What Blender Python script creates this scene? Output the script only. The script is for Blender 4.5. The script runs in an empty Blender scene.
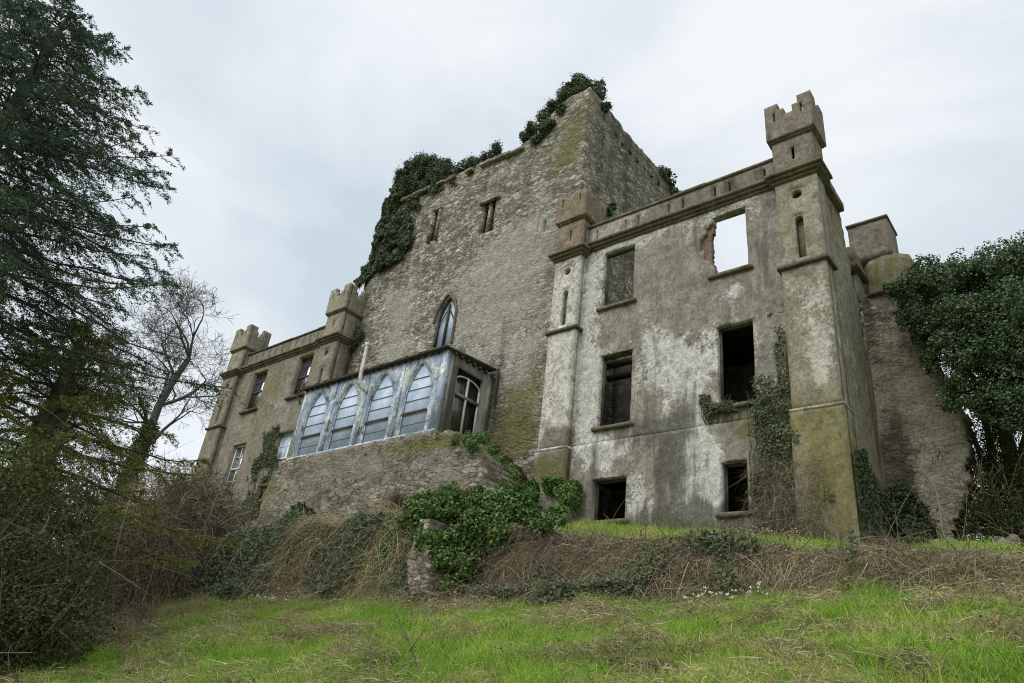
import bpy, math, random
import numpy as np
from mathutils import Matrix

random.seed(7)
RNG = np.random.default_rng(7)
scene = bpy.context.scene
COL = scene.collection

# ------------------------------------------------------------------ camera
F_PX = 713.11
R = np.array([[0., 0., 0.]] * 3)


def _setup():
    pp = np.array([512., 341.5])
    z = np.array([682., -1022.]) - pp
    v = np.array([-406., 600.]) - pp
    f = math.sqrt(-(z @ v))

    def d(q):
        p = np.array([q[0], -q[1], -f])
        return p / np.linalg.norm(p)
    Z = d(z)
    X = -d(v)
    X = X - Z * (X @ Z)
    X /= np.linalg.norm(X)
    return f, np.array([X, np.cross(Z, X), Z])


F_PX, R = _setup()
EYE = np.array([0., 0., 1.6])


def ray(x, y):
    return R @ np.array([x - 512., -(y - 341.5), -F_PX])


def at(x, y, Y):
    """photo point -> point on the vertical plane Y = const"""
    d = ray(x, y)
    return EYE + d * (Y / d[1])


def polar(x, y, r):
    """direction of a photo point, r metres away on the level"""
    d = ray(x, y)
    return EYE + d * (r / math.hypot(d[0], d[1]))


cam_d = bpy.data.cameras.new("camera")
cam = bpy.data.objects.new("camera", cam_d)
COL.objects.link(cam)
M4 = Matrix([list(R[i]) + [EYE[i]] for i in range(3)] + [[0, 0, 0, 1]])
cam.matrix_world = M4
cam_d.sensor_width = 36.0
cam_d.lens = F_PX * 36.0 / 1024.0
cam_d.clip_start = 0.05
cam_d.clip_end = 3000
scene.camera = cam

# ------------------------------------------------------------------ sky, sun, exposure
SUN_EL, SUN_AZ = math.radians(52), math.radians(192)      # high, behind the photographer's left shoulder
world = bpy.data.worlds.new("World")
scene.world = world
world.use_nodes = True
wn, wl = world.node_tree.nodes, world.node_tree.links
wn.clear()
w_out = wn.new('ShaderNodeOutputWorld')
w_bg = wn.new('ShaderNodeBackground')
w_bg.inputs['Strength'].default_value = 0.1
w_sky = wn.new('ShaderNodeTexSky')
w_sky.sky_type = 'NISHITA'
w_sky.sun_disc = False
w_sky.sun_elevation = SUN_EL
w_sky.sun_rotation = SUN_AZ
w_tc = wn.new('ShaderNodeTexCoord')
w_map = wn.new('ShaderNodeMapping')
w_map.inputs['Scale'].default_value = (1.0, 1.0, 2.2)
w_n = wn.new('ShaderNodeTexNoise')
w_n.inputs['Scale'].default_value = 1.9
w_n.inputs['Detail'].default_value = 7
w_n.inputs['Roughness'].default_value = 0.52
w_n.inputs['Distortion'].default_value = 0.35
w_r = wn.new('ShaderNodeValToRGB')
w_r.color_ramp.elements[0].position = 0.33
w_r.color_ramp.elements[0].color = (3.2, 3.65, 4.0, 1)
w_r.color_ramp.elements[1].position = 0.62
w_r.color_ramp.elements[1].color = (4.85, 5.0, 5.1, 1)
w_m = wn.new('ShaderNodeMixRGB')
w_m.inputs['Fac'].default_value = 0.9
wl.new(w_tc.outputs['Generated'], w_map.inputs['Vector'])
wl.new(w_map.outputs['Vector'], w_n.inputs['Vector'])
wl.new(w_n.outputs['Fac'], w_r.inputs['Fac'])
wl.new(w_sky.outputs['Color'], w_m.inputs['Color1'])
wl.new(w_r.outputs['Color'], w_m.inputs['Color2'])
wl.new(w_m.outputs['Color'], w_bg.inputs['Color'])
wl.new(w_bg.outputs['Background'], w_out.inputs['Surface'])

sun_d = bpy.data.lights.new("sun", 'SUN')
sun_d.energy = 1.5
sun_d.angle = math.radians(60)
sun_d.color = (1.0, 0.965, 0.91)
sun = bpy.data.objects.new("sun", sun_d)
COL.objects.link(sun)
_dir = np.array([math.sin(SUN_AZ) * math.cos(SUN_EL), math.cos(SUN_AZ) * math.cos(SUN_EL), math.sin(SUN_EL)])
from mathutils import Vector
sun.rotation_euler = Vector(_dir).to_track_quat('Z', 'Y').to_euler()
sun.location = (0, 0, 60)

vs = scene.view_settings
vs.view_transform = 'Standard'
vs.look = 'None'
vs.exposure = 1.0
vs.gamma = 1.0
vs.use_curve_mapping = False
try:
    scene.cycles.max_bounces = 8
    scene.cycles.diffuse_bounces = 4
    scene.cycles.glossy_bounces = 3
    scene.cycles.transparent_max_bounces = 6
    scene.cycles.use_denoising = True
    scene.cycles.denoising_prefilter = 'NONE'
    scene.cycles.pixel_filter_type = 'BLACKMAN_HARRIS'
    scene.cycles.filter_width = 1.05
except Exception:
    pass


# ------------------------------------------------------------------ noise in numpy
def _hash(i, j, s):
    h = (i.astype(np.int64) * 374761393 + j.astype(np.int64) * 668265263 + s * 974634541) & 0x7fffffff
    h = ((h ^ (h >> 13)) * 1274126177) & 0x7fffffff
    return ((h ^ (h >> 16)) & 0xffff) / 65535.0


def vnoise(x, y, s=0):
    x = np.asarray(x, float)
    y = np.asarray(y, float)
    i, j = np.floor(x), np.floor(y)
    fx, fy = x - i, y - j
    fx = fx * fx * (3 - 2 * fx)
    fy = fy * fy * (3 - 2 * fy)
    a, b = _hash(i, j, s), _hash(i + 1, j, s)
    c, d = _hash(i, j + 1, s), _hash(i + 1, j + 1, s)
    return (a * (1 - fx) + b * fx) * (1 - fy) + (c * (1 - fx) + d * fx) * fy


def fbm(x, y, s=0, o=4):
    r, a, t = 0, 1.0, 0
    for k in range(o):
        r = r + a * vnoise(np.asarray(x) * 2 ** k, np.asarray(y) * 2 ** k, s + k * 17)
        t += a
        a *= 0.5
    return r / t


# ------------------------------------------------------------------ mesh helpers
class MB:
    """collects verts and faces; build() links them as one mesh object"""

    def __init__(self):
        self.v, self.n = [], 0
        self.idx, self.tot, self.mi = [], [], []
        self.attr = []          # (n, 4) colour attribute per vertex

    def add(self, verts, faces, mat=0, attr=None):
        verts = np.asarray(verts, float).reshape(-1, 3)
        if isinstance(faces, np.ndarray):
            k = faces.shape[1]
            self.idx.append((faces + self.n).ravel())
            self.tot.append(np.full(len(faces), k))
            self.mi.append(np.full(len(faces), mat))
        else:
            for f in faces:
                self.idx.append(np.asarray(f) + self.n)
            self.tot.append(np.array([len(f) for f in faces]))
            self.mi.append(np.full(len(faces), mat))
        self.v.append(verts)
        if attr is None:
            attr = np.zeros((len(verts), 4))
        self.attr.append(attr)
        self.n += len(verts)
        return self

    def box(self, x0, x1, y0, y1, z0, z1, mat=0, attr=None):
        v = [(x, y, z) for z in (z0, z1) for y in (y0, y1) for x in (x0, x1)]
        f = np.array([(0, 2, 3, 1), (4, 5, 7, 6), (0, 1, 5, 4), (2, 6, 7, 3), (0, 4, 6, 2), (1, 3, 7, 5)])
        return self.add(v, f, mat, attr)

    def tube(self, pts, rad, n=6, mat=0, attr=None):
        pts = np.asarray(pts, float)
        rad = np.broadcast_to(np.asarray(rad, float), (len(pts),))
        t = np.gradient(pts, axis=0)
        t /= np.linalg.norm(t, axis=1)[:, None] + 1e-9
        up = np.array([0.31, 0.17, 0.93]) if abs(t[:, 2]).mean() < 0.8 else np.array([1., 0.2, 0.])
        a = np.cross(t, up)
        a /= np.linalg.norm(a, axis=1)[:, None] + 1e-9
        b = np.cross(t, a)
        th = np.linspace(0, 2 * np.pi, n, endpoint=False)
        v = pts[:, None] + rad[:, None, None] * (np.cos(th)[None, :, None] * a[:, None] + np.sin(th)[None, :, None] * b[:, None])
        k = len(pts)
        i = np.arange(k - 1)[:, None] * n
        j = np.arange(n)[None]
        f = np.stack([i + j, i + (j + 1) % n, i + n + (j + 1) % n, i + n + j], -1).reshape(-1, 4)
        self.add(v.reshape(-1, 3), f, mat, None if attr is None else np.tile(attr, (k * n, 1)))
        self.add(v[0], [list(range(n))[::-1]], mat)
        self.add(v[-1], [list(range(n))], mat)
        return self

    def build(self, name, mats, parent=None, base=None, smooth=False):
        v = np.concatenate(self.v) if self.v else np.zeros((0, 3))
        org = np.zeros(3)
        if parent is not None:
            org = np.array(WORLD[parent.name])
        elif base is not None:
            org = np.array(base, float)
        v = v - org
        me = bpy.data.meshes.new(name)
        idx = np.concatenate(self.idx).astype(np.int32)
        tot = np.concatenate(self.tot).astype(np.int32)
        me.vertices.add(len(v))
        me.vertices.foreach_set('co', v.astype(np.float32).ravel())
        me.loops.add(len(idx))
        me.loops.foreach_set('vertex_index', idx)
        me.polygons.add(len(tot))
        me.polygons.foreach_set('loop_start', np.concatenate([[0], np.cumsum(tot)[:-1]]).astype(np.int32))
        me.polygons.foreach_set('material_index', np.concatenate(self.mi).astype(np.int32))
        if smooth:
            me.polygons.foreach_set('use_smooth', np.ones(len(tot), bool))
        ca = me.attributes.new('stain', 'FLOAT_COLOR', 'POINT')
        ca.data.foreach_set('color', np.concatenate(self.attr).astype(np.float32).ravel())
        me.update(calc_edges=True)
        me.validate()
        for m in (mats if isinstance(mats, (list, tuple)) else [mats]):
            me.materials.append(m)
        o = bpy.data.objects.new(name, me)
        COL.objects.link(o)
        if parent is not None:
            o.parent = parent
            WORLD[o.name] = org          # children of this part share its thing's origin
        else:
            o.location = org
            WORLD[o.name] = org
        return o


WORLD = {}


def tag(o, label=None, cat=None, group=None, kind=None):
    if label:
        o['label'] = label
    if cat:
        o['category'] = cat
    if group:
        o['group'] = group
    if kind:
        o['kind'] = kind
    return o


def thing(name, label, cat, loc, group=None):
    o = bpy.data.objects.new(name, None)
    COL.objects.link(o)
    o.location = loc
    o.empty_display_size = 0.3
    WORLD[o.name] = np.array(loc, float)
    return tag(o, label, cat, group)


def clean_lines(a, b, step, extra):
    """lattice a..b at about step that passes through every value in extra"""
    n = max(1, int(round((b - a) / step)))
    base = list(np.linspace(a, b, n + 1))
    ex = [e for e in extra if a < e < b]
    base = [q for q in base if q in (base[0], base[-1]) or all(abs(q - e) > step * 0.45 for e in ex)]
    return np.array(sorted(set([round(q, 5) for q in base + ex])))


def grid_wall(mb, axis, pos, sgn, u0, u1, z0, z1, th, holes=(), step=0.14, keep=None, amp=0.02,
              jit=0.0, stain=None, mat=0, side=0, seed=0, batter=0.0):
    """wall sheet with real thickness. axis 'y': plane Y = pos, u = X; axis 'x': plane X = pos, u = Y.
    sgn: direction the face looks in (+1/-1 along the axis). holes: (u0,u1,z0,z1)."""
    us = clean_lines(u0, u1, step, [q for h in holes for q in h[:2]])
    zs = clean_lines(z0, z1, step, [q for h in holes for q in h[2:4]])
    nu, nz = len(us), len(zs)
    uc, zc = (us[:-1] + us[1:]) / 2, (zs[:-1] + zs[1:]) / 2
    UC, ZC = np.meshgrid(uc, zc, indexing='ij')
    K = np.ones(UC.shape, bool)
    fixed = np.zeros((nu, nz), bool)
    UG, ZG = np.meshgrid(us, zs, indexing='ij')
    for h in holes:
        K &= ~((UC > h[0]) & (UC < h[1]) & (ZC > h[2]) & (ZC < h[3]))
        fixed |= (UG > h[0] - 1e-3) & (UG < h[1] + 1e-3) & (ZG > h[2] - 1e-3) & (ZG < h[3] + 1e-3)
    if keep is not None:
        K &= keep(UC, ZC)
    fixed[[0, -1], :] = True
    fixed[:, [0, -1]] = True
    r = np.random.default_rng(seed + 5)
    ju = (r.random(UG.shape) - 0.5) * jit * step
    jz = (r.random(UG.shape) - 0.5) * jit * step
    ju[fixed] = 0
    jz[fixed] = 0
    UG2, ZG2 = UG + ju, ZG + jz
    dis = (fbm(UG * 1.1, ZG * 1.1, seed, 3) - 0.5) * 2 * amp + (fbm(UG * 4.5, ZG * 4.5, seed + 9, 2) - 0.5) * amp
    front = pos + sgn * (dis - batter * (ZG2 - z0))
    back = np.full(UG.shape, pos - sgn * th)
    vid = np.arange(nu * nz).reshape(nu, nz)

    def pack(P):
        if axis == 'y':
            return np.stack([UG2, P, ZG2], -1).reshape(-1, 3)
        return np.stack([P, UG2, ZG2], -1).reshape(-1, 3)
    V = np.concatenate([pack(front), pack(back)])
    off = nu * nz
    a, b, c, d = vid[:-1, :-1], vid[1:, :-1], vid[1:, 1:], vid[:-1, 1:]
    q = np.stack([a, b, c, d], -1)[K]
    flip = (axis == 'y') == (sgn > 0)
    fr = q[:, ::-1] if flip else q
    bk = (q if flip else q[:, ::-1]) + off
    sides = []
    Kp = np.pad(K, 1)
    for (di, dj, p1, p2) in ((-1, 0, d, a), (1, 0, b, c), (0, -1, a, b), (0, 1, c, d)):
        nb = Kp[1 + di:1 + di + K.shape[0], 1 + dj:1 + dj + K.shape[1]]
        m = K & ~nb
        e1, e2 = p1[m], p2[m]
        s = np.stack([e2, e1, e1 + off, e2 + off], -1)
        sides.append(s[:, ::-1] if flip else s)
    sd = np.concatenate(sides)
    att = np.zeros((len(V), 4))
    if stain is not None:
        s3 = stain(UG2, ZG2)
        for k in range(3):
            att[:off, k] = np.asarray(s3[k]).ravel()
            att[off:, k] = att[:off, k]
    # drop unused vertices
    allf = np.concatenate([fr, bk, sd])
    used = np.zeros(len(V), bool)
    used[allf.ravel()] = True
    rm = np.cumsum(used) - 1
    n0 = mb.n
    mb.add(V[used], rm[np.concatenate([fr, bk])], mat, att[used])
    mb.idx.append((rm[sd] + n0).ravel())
    mb.tot.append(np.full(len(sd), 4))
    mb.mi.append(np.full(len(sd), side))
    return mb


def poly_prism(mb, pts, axis, p0, p1, mat=0, attr=None):
    """polygon pts (u, z) extruded along axis between p0 and p1"""
    n = len(pts)
    if axis == 'y':
        v = [(u, p0, z) for u, z in pts] + [(u, p1, z) for u, z in pts]
    elif axis == 'x':
        v = [(p0, u, z) for u, z in pts] + [(p1, u, z) for u, z in pts]
    else:
        v = [(u, w, p0) for u, w in pts] + [(u, w, p1) for u, w in pts]
    f = [list(range(n)), list(range(n, 2 * n))[::-1]] + [[i, i + n, (i + 1) % n + n, (i + 1) % n] for i in range(n)]
    mb.add(v, f, mat, None if attr is None else np.tile(attr, (2 * n, 1)))
    return mb


def arch_pts(u0, u1, z0, zs, z1, n=8):
    """pointed-arch outline, counter-clockwise from bottom left; zs spring, z1 apex"""
    w = (u1 - u0) / 2
    c = (u0 + u1) / 2
    h = z1 - zs
    rr = (w * w + h * h) / (2 * w)          # radius of each arc, centre on the spring line
    right = []
    for k in range(n + 1):
        z = zs + h * k / n
        du = math.sqrt(max(rr * rr - (z - zs) ** 2, 0)) - (rr - w)
        right.append((c + du, z))
    left = [(2 * c - u, z) for u, z in right[:-1]][::-1]
    return [(u0, z0), (u1, z0)] + right + left


def round_pts(u0, u1, z0, z1, n=8):
    """round-headed outline"""
    c, w = (u0 + u1) / 2, (u1 - u0) / 2
    zs = z1 - w
    return [(u0, z0), (u1, z0)] + [(c + w * math.cos(t), zs + w * math.sin(t)) for t in np.linspace(0, math.pi, n + 1)]


def circle_pts(c, z, r, n=14):
    return [(c + r * math.cos(t), z + r * math.sin(t)) for t in np.linspace(0, 2 * math.pi, n, endpoint=False)]


def plate_hole(mb, axis, p0, p1, rect, hole, mat=0, side=0, stain=None, edge=True):
    """rectangular plate (u0,u1,z0,z1) with a star-shaped hole, between p0 (front) and p1"""
    u0, u1, z0, z1 = rect
    H = np.array(hole)
    cu, cz = (H[:, 0].min() + H[:, 0].max()) / 2, (H[:, 1].min() + H[:, 1].max()) / 2
    C = np.array([cu, cz])

    def ray_rect(d):
        t = 1e9
        if d[0] > 1e-9:
            t = min(t, (u1 - cu) / d[0])
        if d[0] < -1e-9:
            t = min(t, (u0 - cu) / d[0])
        if d[1] > 1e-9:
            t = min(t, (z1 - cz) / d[1])
        if d[1] < -1e-9:
            t = min(t, (z0 - cz) / d[1])
        return C + d * t

    def ray_hole(d):
        for k in range(len(H)):
            A, B = H[k] - C, H[(k + 1) % len(H)] - C
            e = B - A
            den = d[0] * e[1] - d[1] * e[0]
            if abs(den) < 1e-12:
                continue
            t = (A[0] * e[1] - A[1] * e[0]) / den
            s = (A[0] * d[1] - A[1] * d[0]) / den
            if t > 0 and -1e-6 <= s <= 1 + 1e-6:
                return C + d * t
        return C
    items = []
    for p in H:
        d = p - C
        d = d / np.linalg.norm(d)
        items.append((math.atan2(d[1], d[0]), p, ray_rect(d)))
    for p in ((u0, z0), (u1, z0), (u1, z1), (u0, z1)):
        d = np.array(p) - C
        d = d / np.linalg.norm(d)
        items.append((math.atan2(d[1], d[0]), ray_hole(d), np.array(p)))
    items.sort(key=lambda q: q[0])
    n = len(items)
    inn = [q[1] for q in items]
    out = [q[2] for q in items]

    def pk(p, w):
        return (p[0], w, p[1]) if axis == 'y' else (w, p[0], p[1])
    v = [pk(p, p0) for p in inn] + [pk(p, p0) for p in out] + [pk(p, p1) for p in inn] + [pk(p, p1) for p in out]
    i = np.arange(n)
    j = (i + 1) % n
    f = np.stack([i, j, j + n, i + n], -1)
    fb = np.stack([i + n + 2 * n, j + n + 2 * n, j + 2 * n, i + 2 * n], -1)
    fi = np.stack([j, i, i + 2 * n, j + 2 * n], -1)
    fo = np.stack([i + n, j + n, j + 3 * n, i + 3 * n], -1)
    att = None
    if stain is not None:
        att = np.zeros((4 * n, 4))
        pts = np.array(inn + out + inn + out)
        s3 = stain(pts[:, 0], pts[:, 1])
        for k in range(3):
            att[:, k] = s3[k]
    n0 = mb.n
    mb.add(v, np.concatenate([f, fb, fo] if edge else [f, fb]), mat, att)
    mb.idx.append((fi + n0).ravel())
    mb.tot.append(np.full(n, 4))
    mb.mi.append(np.full(n, side))


# ------------------------------------------------------------------ materials
class NT:
    def __init__(self, name):
        self.m = bpy.data.materials.new(name)
        self.m.use_nodes = True
        self.t = self.m.node_tree
        self.n, self.l = self.t.nodes, self.t.links
        self.n.clear()
        self.out = self.n.new('ShaderNodeOutputMaterial')
        self.p = self.n.new('ShaderNodeBsdfPrincipled')
        self.l.new(self.p.outputs[0], self.out.inputs[0])
        self.geo = self.n.new('ShaderNodeNewGeometry')

    def set(self, sock, v):
        if hasattr(v, 'is_linked') or isinstance(v, bpy.types.NodeSocket):
            self.l.new(v, sock)
        elif isinstance(v, (tuple, list)) and len(v) == 3 and sock.type == 'RGBA':
            sock.default_value = (*v, 1)
        else:
            sock.default_value = v

    def pos(self, scale=(1, 1, 1), rot=(0, 0, 0)):
        mp = self.n.new('ShaderNodeMapping')
        mp.inputs['Scale'].default_value = scale
        mp.inputs['Rotation'].default_value = rot
        self.l.new(self.geo.outputs['Position'], mp.inputs['Vector'])
        return mp.outputs[0]

    def noise(self, scale, detail=5, rough=0.6, vec=None, dist=0.0):
        nd = self.n.new('ShaderNodeTexNoise')
        nd.inputs['Scale'].default_value = scale
        nd.inputs['Detail'].default_value = detail
        nd.inputs['Roughness'].default_value = rough
        nd.inputs['Distortion'].default_value = dist
        self.l.new(vec if vec is not None else self.geo.outputs['Position'], nd.inputs['Vector'])
        return nd.outputs['Fac']

    def voro(self, scale, vec=None, feature='F1', rand=1.0):
        nd = self.n.new('ShaderNodeTexVoronoi')
        nd.feature = feature
        nd.inputs['Scale'].default_value = scale
        nd.inputs['Randomness'].default_value = rand
        self.l.new(vec if vec is not None else self.geo.outputs['Position'], nd.inputs['Vector'])
        return nd

    def math(self, op, a, b=0.0, clamp=False):
        nd = self.n.new('ShaderNodeMath')
        nd.operation = op
        nd.use_clamp = clamp
        self.set(nd.inputs[0], a)
        self.set(nd.inputs[1], b)
        return nd.outputs[0]

    def ss(self, x, lo, hi, to0=0.0, to1=1.0):
        nd = self.n.new('ShaderNodeMapRange')
        nd.interpolation_type = 'SMOOTHSTEP'
        self.set(nd.inputs[0], x)
        for k, v in zip((1, 2, 3, 4), (lo, hi, to0, to1)):
            nd.inputs[k].default_value = v
        return nd.outputs[0]

    def mix(self, fac, a, b, mode='MIX'):
        nd = self.n.new('ShaderNodeMixRGB')
        nd.blend_type = mode
        self.set(nd.inputs[0], fac)
        self.set(nd.inputs[1], a)
        self.set(nd.inputs[2], b)
        return nd.outputs[0]

    def ramp(self, fac, stops):
        nd = self.n.new('ShaderNodeValToRGB')
        e = nd.color_ramp.elements
        while len(e) < len(stops):
            e.new(0.5)
        for k, (p, c) in enumerate(stops):
            e[k].position = p
            e[k].color = (*c, 1)
        self.set(nd.inputs[0], fac)
        return nd.outputs[0]

    def attr(self, name='stain'):
        nd = self.n.new('ShaderNodeAttribute')
        nd.attribute_name = name
        sp = self.n.new('ShaderNodeSeparateColor')
        self.l.new(nd.outputs['Color'], sp.inputs[0])
        return sp.outputs

    def bump(self, h, strength=0.5, dist=0.02):
        nd = self.n.new('ShaderNodeBump')
        nd.inputs['Strength'].default_value = strength
        nd.inputs['Distance'].default_value = dist
        self.set(nd.inputs['Height'], h)
        self.l.new(nd.outputs[0], self.p.inputs['Normal'])

    def fin(self, col, rough=0.9, spec=0.2):
        self.set(self.p.inputs['Base Color'], col)
        self.set(self.p.inputs['Roughness'], rough)
        self.p.inputs['Specular IOR Level'].default_value = spec
        return self.m


def mat_render(name, c1, c2, pale, dark, moss, bias=(0, 0, 0), bump=0.5):
    """old lime render: mottled, washed-out patches, algae runs, moss; stain attribute shifts each"""
    t = NT(name)
    at3 = t.attr()
    big = t.noise(0.42, 9, 0.66, dist=0.6)
    mid = t.noise(1.9, 8, 0.7)
    fine = t.noise(13, 6, 0.75)
    speck = t.noise(55, 3, 0.6)
    run = t.noise(1.0, 7, 0.65, t.pos((2.6, 2.6, 0.28)))
    col = t.mix(t.ss(mid, 0.34, 0.66), c1, c2)
    n_p = t.math('ADD', t.math('MULTIPLY', big, 0.42), t.math('MULTIPLY', mid, 0.33))
    n_p = t.math('ADD', n_p, t.math('MULTIPLY', fine, 0.25))
    n_p = t.math('ADD', n_p, at3[0])
    col = t.mix(t.ss(n_p, 0.525 - bias[0], 0.60 - bias[0], 0, 0.9), col, pale)
    n_d = t.math('ADD', t.math('MULTIPLY', run, 0.55), t.math('MULTIPLY', mid, 0.25))
    n_d = t.math('ADD', n_d, t.math('MULTIPLY', fine, 0.2))
    n_d = t.math('ADD', n_d, at3[1])
    col = t.mix(t.ss(n_d, 0.555 - bias[1], 0.66 - bias[1], 0, 0.85), col, dark)
    n_m = t.math('ADD', t.math('MULTIPLY', t.noise(1.6, 9, 0.78, dist=0.5), 0.65), t.math('MULTIPLY', fine, 0.35))
    n_m = t.math('ADD', n_m, at3[2])
    col = t.mix(t.ss(n_m, 0.60 - bias[2], 0.78 - bias[2], 0, 0.85), col, moss)
    col = t.mix(1.0, col, t.ramp(fine, [(0.3, (0.55, 0.55, 0.55)), (0.7, (1.35, 1.35, 1.35))]), 'MULTIPLY')
    grime = t.noise(2.7, 10, 0.8, t.pos((1, 1, 0.75)), 0.3)
    col = t.mix(t.ss(grime, 0.535, 0.60, 0, 0.5), col, dark)
    blot = t.noise(4.6, 8, 0.78, dist=0.4)
    col = t.mix(0.9, col, t.ramp(blot, [(0.34, (0.62, 0.61, 0.59)), (0.5, (1.0, 1.0, 1.0)), (0.66, (1.32, 1.32, 1.32))]), 'MULTIPLY')
    col = t.mix(0.6, col, t.ramp(speck, [(0.35, (0.7, 0.7, 0.7)), (0.65, (1.2, 1.2, 1.2))]), 'MULTIPLY')
    h = t.math('ADD', t.math('MULTIPLY', fine, 0.7), t.math('MULTIPLY', mid, 0.6))
    h = t.math('ADD', h, t.math('MULTIPLY', speck, 0.15))
    t.bump(h, bump, 0.05)
    return t.fin(col, 0.93, 0.15)


def mat_rubble(name, stones, mortar, pale, moss, scale=3.2, bias=(0, 0, 0), bump=0.9, joint_dark=0.75):
    """coursed rubble stone, partly rendered over, with moss"""
    t = NT(name)
    at3 = t.attr()

    def warped(sc, amt, ns):
        dv = t.n.new('ShaderNodeVectorMath')
        dv.operation = 'ADD'
        t.l.new(t.pos(sc), dv.inputs[0])
        cx = t.n.new('ShaderNodeCombineXYZ')
        for k in range(3):
            t.l.new(t.math('MULTIPLY', t.noise(ns + k * 0.7, 5, 0.65), amt), cx.inputs[k])
        t.l.new(cx.outputs[0], dv.inputs[1])
        return dv.outputs[0]
    vec = warped((1.0, 1.0, 2.1), 0.32, 2.3)
    v1 = t.voro(scale, vec, rand=0.9)
    ve = t.voro(scale, vec, 'DISTANCE_TO_EDGE', rand=0.9)
    v2 = t.voro(scale * 2.3, vec, rand=1.0)
    sp = t.n.new('ShaderNodeSeparateColor')
    t.l.new(v1.outputs['Color'], sp.inputs[0])
    sp2 = t.n.new('ShaderNodeSeparateColor')
    t.l.new(v2.outputs['Color'], sp2.inputs[0])
    tone = t.math('ADD', t.math('MULTIPLY', sp.outputs[0], 0.6), t.math('MULTIPLY', sp2.outputs[0], 0.4))
    col = t.ramp(tone, [(0.15, stones[0]), (0.4, stones[1]), (0.62, stones[2]), (0.88, stones[3])])
    vb = t.voro(scale * 0.42, vec, rand=1.0)
    spb = t.n.new('ShaderNodeSeparateColor')
    t.l.new(vb.outputs['Color'], spb.inputs[0])
    col = t.mix(1.0, col, t.ramp(spb.outputs[0], [(0.0, (0.72, 0.72, 0.74)), (1.0, (1.22, 1.2, 1.14))]), 'MULTIPLY')
    fine = t.noise(15, 6, 0.78)
    strk = t.noise(5.0, 7, 0.72, t.pos((1, 1, 2.6)))
    mid = t.noise(1.6, 8, 0.7)
    big = t.noise(0.3, 8, 0.65, dist=0.5)
    joint = t.ss(t.math('ADD', ve.outputs['Distance'], t.math('MULTIPLY', t.math('SUBTRACT', fine, 0.5), 0.16)), 0.0, 0.17)
    col = t.mix(t.math('MULTIPLY', t.math('SUBTRACT', 1.0, joint), joint_dark), col, mortar)
    n_p = t.math('ADD', t.math('MULTIPLY', big, 0.45), t.math('MULTIPLY', mid, 0.30))
    n_p = t.math('ADD', t.math('ADD', n_p, t.math('MULTIPLY', strk, 0.25)), at3[0])
    cover = t.ss(n_p, 0.50 - bias[0], 0.60 - bias[0], 0, 0.72)
    col = t.mix(cover, col, pale)
    run = t.noise(1.0, 7, 0.65, t.pos((1.7, 1.7, 0.3)))
    n_d = t.math('ADD', t.math('ADD', t.math('MULTIPLY', run, 0.6), t.math('MULTIPLY', strk, 0.4)), at3[1])
    col = t.mix(t.ss(n_d, 0.54 - bias[1], 0.70 - bias[1], 0, 0.75), col, (0.075, 0.066, 0.052))
    n_m = t.math('ADD', t.math('ADD', t.math('MULTIPLY', t.noise(1.4, 9, 0.78, dist=0.5), 0.6), t.math('MULTIPLY', strk, 0.4)), at3[2])
    col = t.mix(t.ss(n_m, 0.58 - bias[2], 0.80 - bias[2], 0, 0.8), col, moss)
    col = t.mix(1.0, col, t.ramp(fine, [(0.3, (0.55, 0.55, 0.55)), (0.7, (1.4, 1.4, 1.4))]), 'MULTIPLY')
    col = t.mix(0.8, col, t.ramp(strk, [(0.32, (0.55, 0.55, 0.55)), (0.68, (1.4, 1.4, 1.4))]), 'MULTIPLY')
    h = t.math('MULTIPLY', joint, t.math('SUBTRACT', 1.0, t.math('MULTIPLY', cover, 0.85)))
    h = t.math('ADD', t.math('MULTIPLY', h, 0.5), t.math('MULTIPLY', fine, 0.5))
    h = t.math('ADD', h, t.math('MULTIPLY', strk, 0.7))
    h = t.math('ADD', h, t.math('MULTIPLY', sp.outputs[1], 0.25))
    t.bump(h, bump, 0.05)
    return t.fin(col, 0.94, 0.12)


def mat_brick(name):
    t = NT(name)
    br = t.n.new('ShaderNodeTexBrick')
    sep = t.n.new('ShaderNodeSeparateXYZ')
    t.l.new(t.geo.outputs['Position'], sep.inputs[0])
    cb = t.n.new('ShaderNodeCombineXYZ')
    t.l.new(t.math('ADD', sep.outputs[0], sep.outputs[1]), cb.inputs[0])
    t.l.new(sep.outputs[2], cb.inputs[1])
    t.l.new(cb.outputs[0], br.inputs['Vector'])
    br.inputs['Scale'].default_value = 1.0
    br.inputs['Brick Width'].default_value = 0.23
    br.inputs['Row Height'].default_value = 0.085
    br.inputs['Mortar Size'].default_value = 0.012
    br.inputs['Color1'].default_value = (0.26, 0.105, 0.06, 1)
    br.inputs['Color2'].default_value = (0.17, 0.085, 0.055, 1)
    br.inputs['Mortar'].default_value = (0.22, 0.19, 0.15, 1)
    fine = t.noise(12, 6, 0.7)
    col = t.mix(t.ss(t.noise(2.2, 6, 0.7), 0.42, 0.62, 0, 0.8), br.outputs['Color'], (0.16, 0.135, 0.105))
    col = t.mix(1.0, col, t.ramp(fine, [(0.3, (0.55,) * 3), (0.7, (1.3,) * 3)]), 'MULTIPLY')
    t.bump(t.math('ADD', fine, br.outputs['Fac']), 0.7, 0.03)
    return t.fin(col, 0.92, 0.1)


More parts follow.
